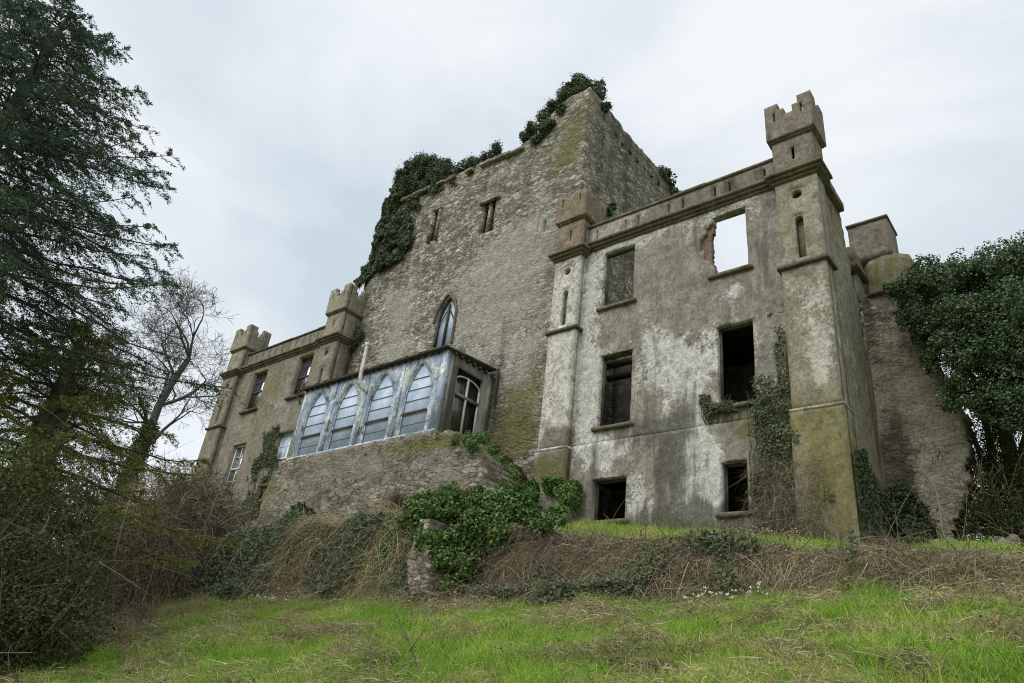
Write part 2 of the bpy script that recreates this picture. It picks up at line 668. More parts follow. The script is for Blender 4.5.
def mat_plain(name, c1, c2, scale=4, rough=0.8, spec=0.3, bump=0.2, stretch=(1, 1, 1), lo=0.35, hi=0.65):
    t = NT(name)
    n = t.noise(scale, 7, 0.68, t.pos(stretch))
    fine = t.noise(scale * 9, 4, 0.6, t.pos(stretch))
    col = t.mix(t.ss(n, lo, hi), c1, c2)
    col = t.mix(0.7, col, t.ramp(fine, [(0.3, (0.7,) * 3), (0.7, (1.2,) * 3)]), 'MULTIPLY')
    t.bump(t.math('ADD', n, fine), bump, 0.02)
    return t.fin(col, rough, spec)


def mat_leaf(name, stops, rough=0.5, spec=0.35, trans=0.25):
    """foliage; the first stain channel holds each leaf's own tint"""
    t = NT(name)
    a = t.attr()
    col = t.ramp(a[0], stops)
    t.fin(col, rough, spec)
    tr = t.n.new('ShaderNodeBsdfTranslucent')
    t.l.new(col, tr.inputs['Color'])
    mx = t.n.new('ShaderNodeMixShader')
    mx.inputs[0].default_value = trans
    t.l.new(t.p.outputs[0], mx.inputs[1])
    t.l.new(tr.outputs[0], mx.inputs[2])
    t.l.new(mx.outputs[0], t.out.inputs[0])
    return t.m


def mat_glass(name, tint, refl=0.35, rough=0.06, c2=None):
    t = NT(name)
    n = t.noise(2.2, 5, 0.65)
    col = t.mix(t.ss(n, 0.38, 0.62), tint, c2 or tuple(q * 0.6 for q in tint))
    t.fin(col, 0.4, 0.15)
    t.bump(t.noise(1.3, 3, 0.5), 0.04, 0.05)
    g = t.n.new('ShaderNodeBsdfGlossy')
    g.inputs['Roughness'].default_value = rough
    g.inputs['Color'].default_value = (0.9, 0.93, 0.96, 1)
    mx = t.n.new('ShaderNodeMixShader')
    mx.inputs[0].default_value = refl
    t.l.new(t.p.outputs[0], mx.inputs[1])
    t.l.new(g.outputs[0], mx.inputs[2])
    t.l.new(mx.outputs[0], t.out.inputs[0])
    return t.m


MOSS = (0.10, 0.105, 0.03)
M = {}
M['ruin'] = mat_render('weathered_render', (0.182, 0.167, 0.138), (0.30, 0.28, 0.24), (0.49, 0.48, 0.445), (0.088, 0.083, 0.07), MOSS, bias=(0.005, 0.012, 0.01))
M['turret'] = mat_render('turret_render', (0.225, 0.205, 0.155), (0.30, 0.28, 0.22), (0.42, 0.405, 0.35), (0.10, 0.088, 0.06), (0.16, 0.145, 0.05), bias=(-0.02, -0.03, 0.03))
M['turret_pale'] = mat_render('limewashed_render', (0.32, 0.30, 0.255), (0.42, 0.40, 0.35), (0.52, 0.505, 0.46), (0.13, 0.115, 0.085), (0.13, 0.12, 0.045), bias=(0.05, -0.03, -0.02))
M['turret_brown'] = mat_render('brown_render', (0.165, 0.145, 0.11), (0.23, 0.205, 0.16), (0.28, 0.255, 0.21), (0.08, 0.068, 0.05), (0.11, 0.105, 0.04), bias=(-0.05, 0.02, 0.02))
M['turret_rust'] = mat_render('rusty_brown_render', (0.185, 0.148, 0.105), (0.245, 0.203, 0.15), (0.30, 0.26, 0.21), (0.09, 0.07, 0.05), (0.11, 0.10, 0.04), bias=(-0.05, 0, 0))
M['parapet'] = mat_render('parapet_render', (0.175, 0.153, 0.125), (0.24, 0.215, 0.18), (0.34, 0.32, 0.285), (0.075, 0.064, 0.05), (0.11, 0.105, 0.04), bias=(-0.04, 0.03, 0))
M['left'] = mat_render('olive_render', (0.19, 0.17, 0.13), (0.25, 0.23, 0.185), (0.31, 0.29, 0.25), (0.09, 0.08, 0.058), (0.135, 0.13, 0.05), bias=(-0.06, -0.02, 0.0), bump=0.3)
M['cornice'] = mat_render('mossy_cornice', (0.12, 0.105, 0.07), (0.17, 0.15, 0.105), (0.25, 0.23, 0.185), (0.058, 0.052, 0.036), (0.09, 0.095, 0.035), bias=(-0.08, 0.04, 0.05))
M['slate'] = mat_render('slate_ledge', (0.085, 0.074, 0.056), (0.12, 0.105, 0.078), (0.17, 0.155, 0.12), (0.045, 0.04, 0.03), (0.09, 0.098, 0.032), bias=(-0.1, 0.05, 0.04))
M['tower'] = mat_rubble('tower_rubble', [(0.12, 0.109, 0.088), (0.225, 0.21, 0.172), (0.335, 0.318, 0.268), (0.47, 0.455, 0.40)], (0.112, 0.102, 0.082), (0.33, 0.315, 0.272), (0.155, 0.145, 0.055), 3.0, bias=(-0.02, 0, -0.02), joint_dark=0.7)
M['terrace'] = mat_rubble('terrace_stone', [(0.10, 0.088, 0.066), (0.18, 0.16, 0.125), (0.26, 0.235, 0.19), (0.37, 0.345, 0.29)], (0.11, 0.095, 0.072), (0.24, 0.215, 0.175), (0.13, 0.135, 0.04), 3.3, bias=(0.04, 0.01, 0.0), bump=1.0, joint_dark=0.55)
M['rubble'] = mat_rubble('garden_wall_stone', [(0.11, 0.095, 0.072), (0.20, 0.178, 0.138), (0.30, 0.27, 0.21), (0.42, 0.385, 0.31)], (0.10, 0.088, 0.066), (0.30, 0.27, 0.22), (0.09, 0.092, 0.035), 4.0, bias=(0.03, 0.0, -0.03), joint_dark=0.6)
M['brick'] = mat_brick('broken_brick')
M['inner'] = mat_render('interior_plaster', (0.10, 0.085, 0.065), (0.15, 0.13, 0.10), (0.24, 0.22, 0.19), (0.035, 0.03, 0.025), (0.06, 0.065, 0.025), bias=(-0.05, 0.06, 0.05))
M['timber'] = mat_plain('old_timber', (0.06, 0.045, 0.032), (0.10, 0.08, 0.06), 5)
M['roofing'] = mat_plain('roof_felt', (0.045, 0.043, 0.04), (0.085, 0.08, 0.065), 3)
M['moss'] = mat_plain('moss', (0.055, 0.065, 0.018), (0.10, 0.10, 0.03), 6, bump=0.6)
M['blue'] = None
M['frame_dark'] = mat_plain('dark_sash_paint', (0.05, 0.04, 0.032), (0.09, 0.075, 0.06), 9)
M['frame_white'] = mat_plain('chalky_white_paint', (0.62, 0.61, 0.58), (0.42, 0.40, 0.36), 6, lo=0.45, hi=0.75)
M['glass'] = mat_glass('window_glass', (0.06, 0.065, 0.075), 0.38)
M['glass_pale'] = mat_glass('sky_tint_glass', (0.48, 0.57, 0.70), 0.02, 0.5, (0.36, 0.45, 0.58))  # pale blue of the reflected sky put into the pane colour itself
M['glass_dark'] = mat_glass('grimy_glass', (0.03, 0.028, 0.024), 0.08, 0.2)
M['pipe'] = mat_plain('zinc_pipe', (0.72, 0.71, 0.68), (0.42, 0.38, 0.33), 5, rough=0.5)
M['iron'] = mat_plain('cast_iron', (0.04, 0.038, 0.035), (0.075, 0.06, 0.05), 8)


def _blue():
    t = NT('flaking_blue_paint')
    n = t.noise(1.9, 10, 0.76, t.pos((1.4, 1.4, 0.7)), 0.4)
    fine = t.noise(16, 6, 0.75)
    m = t.noise(4.5, 8, 0.75, t.pos((1, 1, 0.6)))
    col = t.mix(t.ss(m, 0.36, 0.64), (0.23, 0.285, 0.375), (0.40, 0.46, 0.55))
    s = t.math('ADD', t.math('MULTIPLY', n, 0.7), t.math('MULTIPLY', fine, 0.3))
    col = t.mix(t.ss(s, 0.515, 0.555), col, (0.62, 0.63, 0.61))
    col = t.mix(t.ss(t.noise(2.4, 8, 0.72), 0.54, 0.62, 0, 0.8), col, (0.10, 0.10, 0.095))
    col = t.mix(1.0, col, t.ramp(fine, [(0.3, (0.7,) * 3), (0.7, (1.2,) * 3)]), 'MULTIPLY')
    t.bump(fine, 0.4, 0.015)
    return t.fin(col, 0.92, 0.08)


M['blue'] = _blue()
M['grey_wood'] = mat_plain('grey_weathered_board', (0.16, 0.15, 0.125), (0.26, 0.245, 0.21), 4, stretch=(1, 1, 0.3), lo=0.4, hi=0.6)
M['bark'] = mat_plain('bark', (0.06, 0.05, 0.038), (0.12, 0.10, 0.075), 9, bump=0.8, stretch=(1, 1, 0.3))
M['bark_grey'] = mat_plain('grey_bark', (0.055, 0.05, 0.044), (0.10, 0.092, 0.08), 9, bump=0.5)
M['bark_pale'] = mat_plain('pale_bark', (0.20, 0.17, 0.125), (0.33, 0.285, 0.22), 9, bump=0.3)
M['bark_moss'] = mat_plain('mossy_bark', (0.10, 0.10, 0.035), (0.15, 0.125, 0.07), 7, bump=0.5)
M['ivy'] = mat_leaf('ivy_leaves', [(0.0, (0.045, 0.066, 0.034)), (0.5, (0.085, 0.118, 0.062)), (0.85, (0.14, 0.175, 0.095)), (1.0, (0.22, 0.235, 0.14))], 0.6, 0.25, 0.2)
M['ivy_tree'] = mat_leaf('tree_ivy_leaves', [(0.0, (0.038, 0.068, 0.032)), (0.5, (0.082, 0.13, 0.06)), (0.85, (0.145, 0.195, 0.095)), (1.0, (0.22, 0.25, 0.13))], 0.55, 0.3, 0.22)
M['ivy_dull'] = mat_leaf('dull_ivy_leaves', [(0.0, (0.049, 0.063, 0.031)), (0.5, (0.095, 0.119, 0.059)), (0.85, (0.154, 0.175, 0.091)), (1.0, (0.266, 0.238, 0.140))], 0.65, 0.2, 0.2)
M['ivy_bright'] = mat_leaf('fresh_ivy_leaves', [(0.0, (0.043, 0.084, 0.023)), (0.45, (0.090, 0.167, 0.043)), (0.85, (0.167, 0.261, 0.070)), (1.0, (0.275, 0.348, 0.116))], 0.55, 0.3, 0.25)
M['fir'] = mat_leaf('fir_needles', [(0.0, (0.038, 0.066, 0.052)), (0.6, (0.08, 0.125, 0.085)), (1.0, (0.15, 0.19, 0.10))], 0.65, 0.15, 0.25)
M['yew'] = mat_leaf('yew_needles', [(0.0, (0.085, 0.11, 0.03)), (0.6, (0.22, 0.235, 0.06)), (1.0, (0.42, 0.39, 0.12))], 0.65, 0.15, 0.35)
M['grass'] = mat_leaf('grass_blades', [(0.0, (0.11, 0.23, 0.025)), (0.4, (0.23, 0.42, 0.045)), (0.62, (0.37, 0.52, 0.08)), (0.8, (0.55, 0.53, 0.16)), (1.0, (0.64, 0.55, 0.29))], 0.6, 0.2, 0.45)
M['straw'] = mat_leaf('dead_grass', [(0.0, (0.125, 0.10, 0.062)), (0.4, (0.27, 0.22, 0.13)), (0.75, (0.44, 0.375, 0.23)), (1.0, (0.60, 0.53, 0.36))], 0.8, 0.1, 0.25)
M['bramble'] = mat_leaf('dead_bramble', [(0.0, (0.075, 0.06, 0.043)), (0.45, (0.185, 0.152, 0.105)), (0.8, (0.33, 0.28, 0.195)), (1.0, (0.50, 0.44, 0.32))], 0.85, 0.1, 0.15)
M['shrub'] = mat_leaf('shrub_leaves', [(0.0, (0.03, 0.044, 0.016)), (0.5, (0.065, 0.09, 0.028)), (0.85, (0.14, 0.16, 0.05)), (1.0, (0.23, 0.22, 0.08))], 0.65, 0.15, 0.25)
M['petal'] = mat_plain('snowdrop_petals', (0.80, 0.82, 0.80), (0.70, 0.74, 0.70), 9)


def _soil():
    t = NT('turf_soil')
    n = t.noise(1.3, 8, 0.7)
    f = t.noise(12, 6, 0.75)
    col = t.ramp(t.math('ADD', t.math('MULTIPLY', n, 0.6), t.math('MULTIPLY', f, 0.4)),
                 [(0.3, (0.07, 0.10, 0.022)), (0.45, (0.11, 0.17, 0.032)), (0.56, (0.19, 0.19, 0.065)), (0.7, (0.22, 0.17, 0.10))])
    sp = t.n.new('ShaderNodeSeparateXYZ')
    t.l.new(t.geo.outputs['True Normal'], sp.inputs[0])
    steep = t.ss(t.math('ADD', sp.outputs[2], t.math('MULTIPLY', t.math('SUBTRACT', n, 0.5), 0.3)), 0.72, 0.86)
    earth = t.mix(t.ss(f, 0.35, 0.65), (0.07, 0.052, 0.036), (0.17, 0.135, 0.095))
    col = t.mix(steep, earth, col)
    t.bump(f, 0.8, 0.06)
    return t.fin(col, 0.95, 0.1)


M['soil'] = _soil()

# ------------------------------------------------------------------ ground
TX = [-90, -45, -36, -30, -24, -20, -16, -13, -10.5, -8.2, -6.2, -3.7, 0, 6, 30]
TT = [4.8, 4.8, 4.7, 4.5, 4.4, 4.6, 4.75, 4.75, 4.6, 4.35, 4.08, 3.86, 3.82, 3.85, 3.9]      # top of the bank
BB = [7.6, 7.5, 7.3, 7.1, 7.0, 6.9, 6.75, 6.7, 6.45, 6.2, 5.95, 5.42, 5.12, 5.1, 5.2]         # foot of the castle walls


def gz(x, y, rough=True):
    x = np.asarray(x, float)
    y = np.asarray(y, float)
    top = np.interp(x, TX, TT)
    bas = np.interp(x, TX, BB)
    yl = 9.35 + 0.25 * np.sin(x * 0.6) + 0.12 * np.sin(x * 1.9 + 1)
    lawn0 = np.interp(x, [-40, -25, -8, 0, 4], [3.0, 3.15, 3.2, 3.42, 3.5])
    lawn = np.where(y > 0, lawn0 * np.clip(y, 0, None) / 9.4, 0.18 * y)
    lawn = np.where(y < -40, -7.2 + 0.01 * (y + 40), lawn)
    wb = np.interp(x, [-13, -9], [0.5, 0.85])
    t = np.clip((y - yl) / wb, 0, 1)
    t = t * t * (3 - 2 * t)
    lb = lawn0 * yl / 9.4
    s = np.clip((y - yl - wb) / (16.5 - yl - wb), 0, 1)
    up = top + (bas - top) * s
    z = np.where(y <= yl, lawn, np.where(y <= yl + wb, lb + (top - lb) * t, up))
    z = np.where(y > 16.5, bas + np.clip(y - 16.5, 0, 40) * 0.01, z)
    if rough:
        near = np.clip(1 - (np.abs(y - 8) - 12) / 20, 0, 1)
        z = z + near * ((fbm(x * 0.55, y * 0.55, 3, 4) - 0.5) * 0.34 + (fbm(x * 1.7, y * 1.9, 8, 3) - 0.5) * 0.26)
    return z


def build_ground():
    def axis(lo, hi, step, far):
        fine = list(np.arange(lo, hi + 1e-6, step))
        a, s = lo, step
        left = []
        while a > -far:
            s *= 1.35
            a -= s
            left.append(a)
        b, s, right = hi, step, []
        while b < far:
            s *= 1.35
            b += s
            right.append(b)
        return np.array(left[::-1] + fine + right)
    xs = axis(-40, 6, 0.2, 900)
    ys = axis(-2, 18, 0.16, 900)
    XX, YY = np.meshgrid(xs, ys, indexing='ij')
    Z = gz(XX, YY)
    n = len(ys)
    vid = np.arange(XX.size).reshape(XX.shape)
    q = np.stack([vid[:-1, :-1], vid[1:, :-1], vid[1:, 1:], vid[:-1, 1:]], -1).reshape(-1, 4)
    mb = MB().add(np.stack([XX, YY, Z], -1), q)
    o = mb.build('ground', M['soil'], smooth=True)
    tag(o, 'grassy hillside rising to the castle with a bank below its walls', 'ground', kind='structure')


build_ground()

# ------------------------------------------------------------------ stain maps
D = 16.5        # front plane of both wings
TY = 17.2       # front plane of the tower


def stain_map(Y, pale=(), dark=(), moss=(), extra=None):
    """blobs in photo pixels (x, y, rx, ry, amount) carried to the wall plane Y"""
    def conv(lst):
        out = []
        for (x, y, rx, ry, a) in lst:
            c = at(x, y, Y)
            e = at(x + rx, y, Y)
            g = at(x, y + ry, Y)
            out.append((c[0], c[2], abs(e[0] - c[0]) + 1e-3, abs(g[2] - c[2]) + 1e-3, a))
        return out
    P, Dk, Ms = conv(pale), conv(dark), conv(moss)

    def fn(u, z):
        r = []
        for L in (P, Dk, Ms):
            s = np.zeros(np.shape(u))
            for (cu, cz, ru, rz, a) in L:
                s = s + a * np.exp(-((u - cu) / ru) ** 2 - ((z - cz) / rz) ** 2)
            r.append(s)
        if extra:
            e = extra(u, z)
            r = [r[k] + e[k] for k in range(3)]
        return r
    return fn


def zero_foot(z0, h, a_dark=0.12, a_moss=0.18):
    def fn(u, z):
        k = np.clip(1 - (z - z0) / h, 0, 1)
        return (-0.1 * k, a_dark * k, a_moss * k)
    return fn


# ------------------------------------------------------------------ windows
def sash_window(parent, x0, x1, z0, z1, Y, frame, glass, cols=2, rows=4, depth=0.18, sill='slate', name='window'):
    """timber sash set back in the wall; part window > pane, sill"""
    mb = MB()
    y0, y1 = Y + depth, Y + depth + 0.07
    w = 0.07
    mb.box(x0, x0 + w, y0, y1, z0, z1)
    mb.box(x1 - w, x1, y0, y1, z0, z1)
    mb.box(x0 + w, x1 - w, y0, y1, z1 - w, z1)
    mb.box(x0 + w, x1 - w, y0, y1, z0, z0 + w * 1.2)
    zm = (z0 + z1) / 2
    mb.box(x0 + w, x1 - w, y0 - 0.02, y1 - 0.005, zm - 0.035, zm + 0.035)
    for c in range(1, cols):
        u = x0 + w + (x1 - x0 - 2 * w) * c / cols
        mb.box(u - 0.016, u + 0.016, y0 + 0.012, y1 - 0.012, z0 + w * 1.2, zm - 0.035)
        mb.box(u - 0.016, u + 0.016, y0 + 0.012, y1 - 0.012, zm + 0.035, z1 - w)
    for r in range(1, rows):
        if r * 2 == rows:
            continue
        z = z0 + (z1 - z0) * r / rows
        mb.box(x0 + w, x1 - w, y0 + 0.018, y1 - 0.018, z - 0.013, z + 0.013)
    win = mb.build(name, M[frame], parent)
    g = MB()
    ty = 0.012
    yg = y0 + 0.034
    g.box(x0 + w * 0.5, x1 - w * 0.5, yg, yg + ty, z0 + w * 0.5, z1 - w * 0.5)
    g.build('pane', M[glass], win)
    if sill:
        s = MB()
        s.box(x0 - 0.12, x1 + 0.12, Y - 0.14, Y + depth - 0.004, z0 - 0.13, z0 - 0.004)
        s.build('sill', M[sill], win)
    return win


def stone_sill(parent, x0, x1, z0, Y, m='cornice'):
    s = MB()
    s.box(x0 - 0.14, x1 + 0.14, Y - 0.10, Y + 0.2, z0 - 0.115, z0 - 0.004)
    return s.build('window_sill', M[m], parent)


# ------------------------------------------------------------------ turrets
def turret(parent, x0, x1, Y0, Y1, mats, zb, merlons='stepped', stain=None, seed=0, side_sgn=1, broken=0.0):
    """square clasping turret: plinth, two shafts with niche and roundel, cornice, neck, battlements"""
    m_lo, m_up, m_head = mats
    c = (x0 + x1) / 2
    sh = MB()
    T = 0.22
    z_pl, z_st, z_co = 8.78, 12.86, 15.72
    # plinth (slightly proud)
    e = 0.05
    for (a, b, e1) in ((zb, z_pl, e), (z_pl, z_st, 0.0), (z_st, z_co, 0.0)):
        holes = []
        if a == z_st:
            ni = (c - 0.17, c + 0.17, 13.06, 14.46)
            ro = (c - 0.2, c + 0.2, 14.98, 15.38)
            holes = [ni, ro]
        mi = 1 if a < z_st else 0
        grid_wall(sh, 'y', Y0 - e1, -1, x0 - e1, x1 + e1, a, b, T, holes, 0.16, amp=0.0 if holes else 0.012, stain=stain, mat=mi, side=mi, seed=seed)
        for sx, xx in ((-1, x0 - e1), (1, x1 + e1)):
            grid_wall(sh, 'x', xx, sx, Y0 - e1 + T + 0.002, Y1, a, b, T, [], 0.18, amp=0.012,
                      stain=(lambda u, z: [q * 0 for q in (u, u, u)]) if stain is None else (lambda u, z, xx=xx: stain(np.full(np.shape(u), xx), z)), mat=mi, side=mi, seed=seed + 3)
        if holes:
            plate_hole(sh, 'y', Y0, Y0 + T, ni, round_pts(c - 0.11, c + 0.11, 13.075, 14.42), 0, 0, stain, False)
            plate_hole(sh, 'y', Y0, Y0 + T, ro, circle_pts(c, 15.18, 0.14), 0, 0, stain, False)
    o = sh.build('turret', [M[m_up], M[m_lo]], parent)
    bk = MB().box(x0 + 0.05, x1 - 0.05, Y0 + T + 0.004, Y0 + T + 0.04, z_st + 0.1, z_co - 0.1)
    bk.build('niche_back', M[m_up], o)
    # slate ledge, cornice
    lg = MB()
    lg.box(x0 - 0.09, x1 + 0.09, Y0 - 0.09, Y1, z_st - 0.045, z_st + 0.055)
    lg.build('string_course', M['slate'], o)
    lg = MB()
    lg.box(x0 - 0.06, x1 + 0.06, Y0 - 0.06, Y1 + 0.05, z_pl - 0.05, z_pl + 0.03)
    lg.build('plinth_ledge', M[m_lo], o)
    cn = MB()
    for (dz0, dz1, e1) in ((0, 0.10, 0.07), (0.10, 0.20, 0.15), (0.20, 0.30, 0.22)):
        cn.box(x0 - e1, x1 + e1, Y0 - e1, Y1 + 0.1, z_co + dz0, z_co + dz1 - 0.001)
    cn.build('cornice', M['cornice'], o)
    # neck with a slot
    z2 = z_co + 0.3
    z3 = 17.28
    nk = MB()
    grid_wall(nk, 'y', Y0, -1, x0, x1, z2, z3, 0.2, [(c - 0.045, c + 0.045, z2 + 0.45, z2 + 0.92)], 0.2, amp=0.008, stain=stain, seed=seed)
    for sx, xx in ((-1, x0), (1, x1)):
        grid_wall(nk, 'x', xx, sx, Y0 + 0.202, Y1, z2, z3, 0.2, [], 0.2, amp=0.008, seed=seed)
    grid_wall(nk, 'y', Y1 + 0.2, 1, x0, x1, z2, z3, 0.198, [], 0.3, amp=0.004, seed=seed)
    nk.build('neck', [M[m_head]], o)
    # head
    e2 = 0.11
    X0, X1, A0, A1 = x0 - e2, x1 + e2, Y0 - e2, Y1 + 0.2 + e2
    hd = MB()
    cb = MB()
    cb.box(X0 + 0.05, X1 - 0.05, A0 + 0.05, A1 - 0.05, z3 + 0.001, z3 + 0.07)
    cb.build('corbel_band', M['cornice'], o)
    zf = z3 + 0.07
    H = 1.36
    W = X1 - X0
    Dp = A1 - A0

    def outline(a, b, hi):
        """stepped parapet: tall corners, notch in the middle"""
        L = b - a
        zt, zm_, zn = zf + hi, zf + hi * 0.80, zf + hi * 0.64
        return [(a, zf), (b, zf), (b, zt), (b - L * 0.29, zt), (b - L * 0.29, zm_), (b - L * 0.41, zm_), (b - L * 0.41, zn),
                (a + L * 0.41, zn), (a + L * 0.41, zm_), (a + L * 0.29, zm_), (a + L * 0.29, zt), (a, zt)]
    if merlons == 'stepped':
        def kf(a, b):
            L = b - a

            def k(u, z):
                d = np.minimum(u - a, b - u) / L
                return z < zf + H * np.where(d < 0.29, 1.0, np.where(d < 0.41, 0.80, 0.62))
            ex = [(a + L * 0.29, a + L * 0.41, zf + H * 0.8, zf + H * 0.8), (b - L * 0.41, b - L * 0.29, zf + H * 0.62, zf + H * 0.62)]
            return k, ex
        jit = 0.0
    else:
        def kf(a, b):
            def k(u, z):
                return z < zf + H * (0.80 + 0.22 * (fbm(u * 3.1 + seed, z * 0 + seed, seed, 2) - 0.35))
            return k, []
        jit = 0.7
    th = 0.2
    for axis, p, s, a, b in (('y', A0, -1, X0, X1), ('x', X1, 1, A0 + th + 0.002, A1 - th - 0.002), ('x', X0, -1, A0 + th + 0.002, A1 - th - 0.002), ('y', A1, 1, X0, X1)):
        k, ex = kf(a, b)
        L = b - a
        sl = [(a + L * q - 0.032, a + L * q + 0.032, zf + H * 0.50, zf + H * 0.76) for q in (0.2, 0.78)] if axis == 'y' and s < 0 else []
        grid_wall(hd, axis, p, s, a, b, zf, zf + H, th, sl + ex, 0.09, keep=k, amp=0.01, jit=jit, seed=seed + 1)
    hd.build('battlement', [M[m_head]], o)
    fl = MB().box(X0 + th + 0.01, X1 - th - 0.01, A0 + th + 0.01, A1 - th - 0.01, zf, zf + 0.12)
    fl.build('turret_roof', M['roofing'], o)
    return o


def parapet(parent, x0, x1, Y, z0, slots, mat, stain=None, seed=0, coping='cornice'):
    """cornice moulding, parapet wall with slots, coping"""
    cn = MB()
    rr = np.random.default_rng(seed)
    xs = np.linspace(x0, x1, max(3, int((x1 - x0) / 0.9)))
    for (dz0, dz1, e1) in ((0, 0.10, 0.06), (0.10, 0.20, 0.14), (0.20, 0.30, 0.21)):
        for k in range(len(xs) - 1):
            j = rr.random() * 0.01
            cn.box(xs[k], xs[k + 1], Y - e1 - j, Y + 0.3, z0 + dz0 + 0.001, z0 + dz1 - 0.0005 * (k % 3))
    cn.build('cornice', M['cornice'], parent)
    pw = MB()
    holes = [(s - 0.04, s + 0.04, z0 + 0.42, z0 + 0.90) for s in slots]
    grid_wall(pw, 'y', Y + 0.02, -1, x0, x1, z0 + 0.3, z0 + 1.06, 0.3, holes, 0.16, amp=0.012, stain=stain, seed=seed)
    pw.build('parapet', [M[mat]], parent)
    cp = MB()
    for k in range(len(xs) - 1):
        j = rr.random() * 0.02
        cp.box(xs[k], xs[k + 1] - 0.004, Y - 0.03 - j, Y + 0.36, z0 + 1.062, z0 + 1.14 + j)
    cp.build('coping', M[coping], parent)


# ------------------------------------------------------------------ ruined wing (right)
rw = thing('ruined_wing', 'roofless pale rendered wing with empty black window openings and a tall battlemented corner turret', 'castle wing', (-8.7, 17.5, 5.9))
RW_WIN = [(-11.36, -10.2, 13.5, 15.65), (-7.5, -6.46, 13.5, 15.62), (-11.27, -10.14, 9.35, 11.75), (-7.44, -6.42, 9.35, 11.76),
          (-11.27, -10.16, 6.55, 7.75), (-7.4, -6.72, 6.5, 7.8)]
RW_STAIN = stain_map(
    D,
    pale=[(588, 320, 14, 70, 0.16), (590, 410, 15, 40, 0.14), (672, 372, 45, 26, 0.15), (650, 340, 30, 20, 0.08), (705, 465, 22, 50, 0.2), (685, 445, 30, 20, 0.1), (640, 500, 18, 25, 0.12),
          (605, 450, 25, 20, 0.12), (690, 500, 40, 25, 0.10), (735, 290, 30, 12, 0.14), (640, 235, 45, 10, 0.12), (745, 345, 20, 30, 0.06),
          (660, 470, 20, 35, -0.12), (670, 285, 45, 40, -0.10), (765, 300, 20, 90, -0.08), (735, 430, 40, 14, -0.14), (610, 470, 14, 25, 0.06)],
    dark=[(668, 465, 22, 40, 0.2), (650, 430, 40, 16, 0.15), (690, 300, 40, 40, 0.06), (765, 260, 14, 60, 0.12), (690, 515, 80, 14, 0.18),
          (620, 490, 22, 14, 0.06), (740, 250, 18, 20, 0.05), (640, 400, 18, 45, 0.08), (590, 480, 14, 30, 0.08), (690, 240, 18, 40, 0.04)],
    moss=[(745, 425, 40, 18, 0.20), (770, 330, 12, 80, 0.10), (640, 525, 90, 8, 0.15), (760, 450, 25, 40, 0.10), (700, 420, 30, 10, 0.10), (578, 330, 6, 120, 0.14)], extra=zero_foot(5.5, 1.3, 0.16, 0.14))
mb = MB()


def rw_keep(u, z):
    # render and brick fallen away left of the upper right opening
    e = -7.5 - 0.42 * np.clip(1 - np.abs(z - 14.65) / 0.95, 0, 1) - 0.14 * (fbm(z * 5, u * 0, 4, 2) - 0.4)
    hole = (u > e) & (u < -7.4) & (z > 13.7) & (z < 15.4)
    return ~hole


grid_wall(mb, 'y', D, -1, -12.9, -4.6, 8.86, 15.95, 0.3, RW_WIN[:4], 0.11, keep=rw_keep, amp=0.03, jit=0.5, stain=RW_STAIN, seed=1)
grid_wall(mb, 'y', D - 0.06, -1, -12.9, -4.6, 5.2, 8.86, 0.36, RW_WIN[4:], 0.11, amp=0.035, jit=0.4, stain=RW_STAIN, seed=2)
mb.build('front_wall', [M['ruin']], rw)
jb = MB()
grid_wall(jb, 'y', D + 0.09, -1, -8.05, -7.505, 13.6, 15.5, 0.15, [], 0.07,
          keep=lambda u, z: u < -7.52 - 0.08 * fbm(z * 6, u * 0, 4, 2) * np.clip(np.sin((z - 13.6) / 1.9 * 3.14), 0, 1), amp=0.03, jit=0.9, seed=31)
jb.build('brick_jamb', [M['brick']], rw)
# openings keep rotten timber linings
for k, (a, b, c, d) in enumerate(RW_WIN):
    if k == 1:
        stone_sill(rw, a, b, c, D)
        continue
    f = MB()
    f.box(a + 0.002, a + 0.05, D + 0.16, D + 0.26, c, d - 0.002)
    f.box(b - 0.05, b - 0.002, D + 0.16, D + 0.26, c, d - 0.002)
    f.box(a + 0.052, b - 0.052, D + 0.15, D + 0.26, d - 0.06, d - 0.002)
    f.build('window_lining', M['timber'], rw)
    stone_sill(rw, a, b, c, D - (0.06 if k > 3 else 0))
# side wall (right gable side) - render broken off towards the rear, brick behind
SIDE_X = -4.36


def side_keep(u, z):
    brk = 18.45 + (16.2 - z) * 0.20 + 0.35 * (fbm(z * 2.3, u * 0, 11, 3) - 0.5)
    wid = np.interp(z, [11.5, 12.5, 15.0, 16.2], [0.0, 0.35, 0.55, 0.7])
    return (u < brk) | ((u > brk + wid) & (z < 14.4))


sd_stain = (lambda u, z: (0.03 - 0.05 * (u > 18), 0.10 * np.clip((u - 17.3) / 2, 0, 1), 0.05 + 0.14 * np.clip((z - 13) / 3, 0, 1) + 0.10 * np.clip((9 - z) / 3, 0, 1)))
mb = MB()
grid_wall(mb, 'x', SIDE_X, 1, 16.82, 20.2, 5.2, 15.95, 0.12, [(17.45, 17.56, 14.3, 15.5)], 0.11, keep=side_keep, amp=0.03, jit=0.5, stain=sd_stain, seed=5)
mb.build('side_wall', [M['turret']], rw)
mb = MB()
grid_wall(mb, 'x', SIDE_X - 0.13, 1, 16.9, 20.2, 5.2, 15.7, 0.36, [], 0.11,
          keep=lambda u, z: z < 15.6 - 0.9 * np.clip(u - 18.3, 0, 1.3) - 0.3 * fbm(u * 4, z * 0, 2, 2), amp=0.05, jit=0.9, seed=6)
mb.build('brick_core', [M['brick']], rw)
mb = MB()
mb.box(SIDE_X - 0.3, SIDE_X + 0.16, 16.97, 18.3, 15.74, 16.0)
mb.box(SIDE_X - 0.4, SIDE_X - 0.05, 17.08, 18.25, 16.002, 16.5)
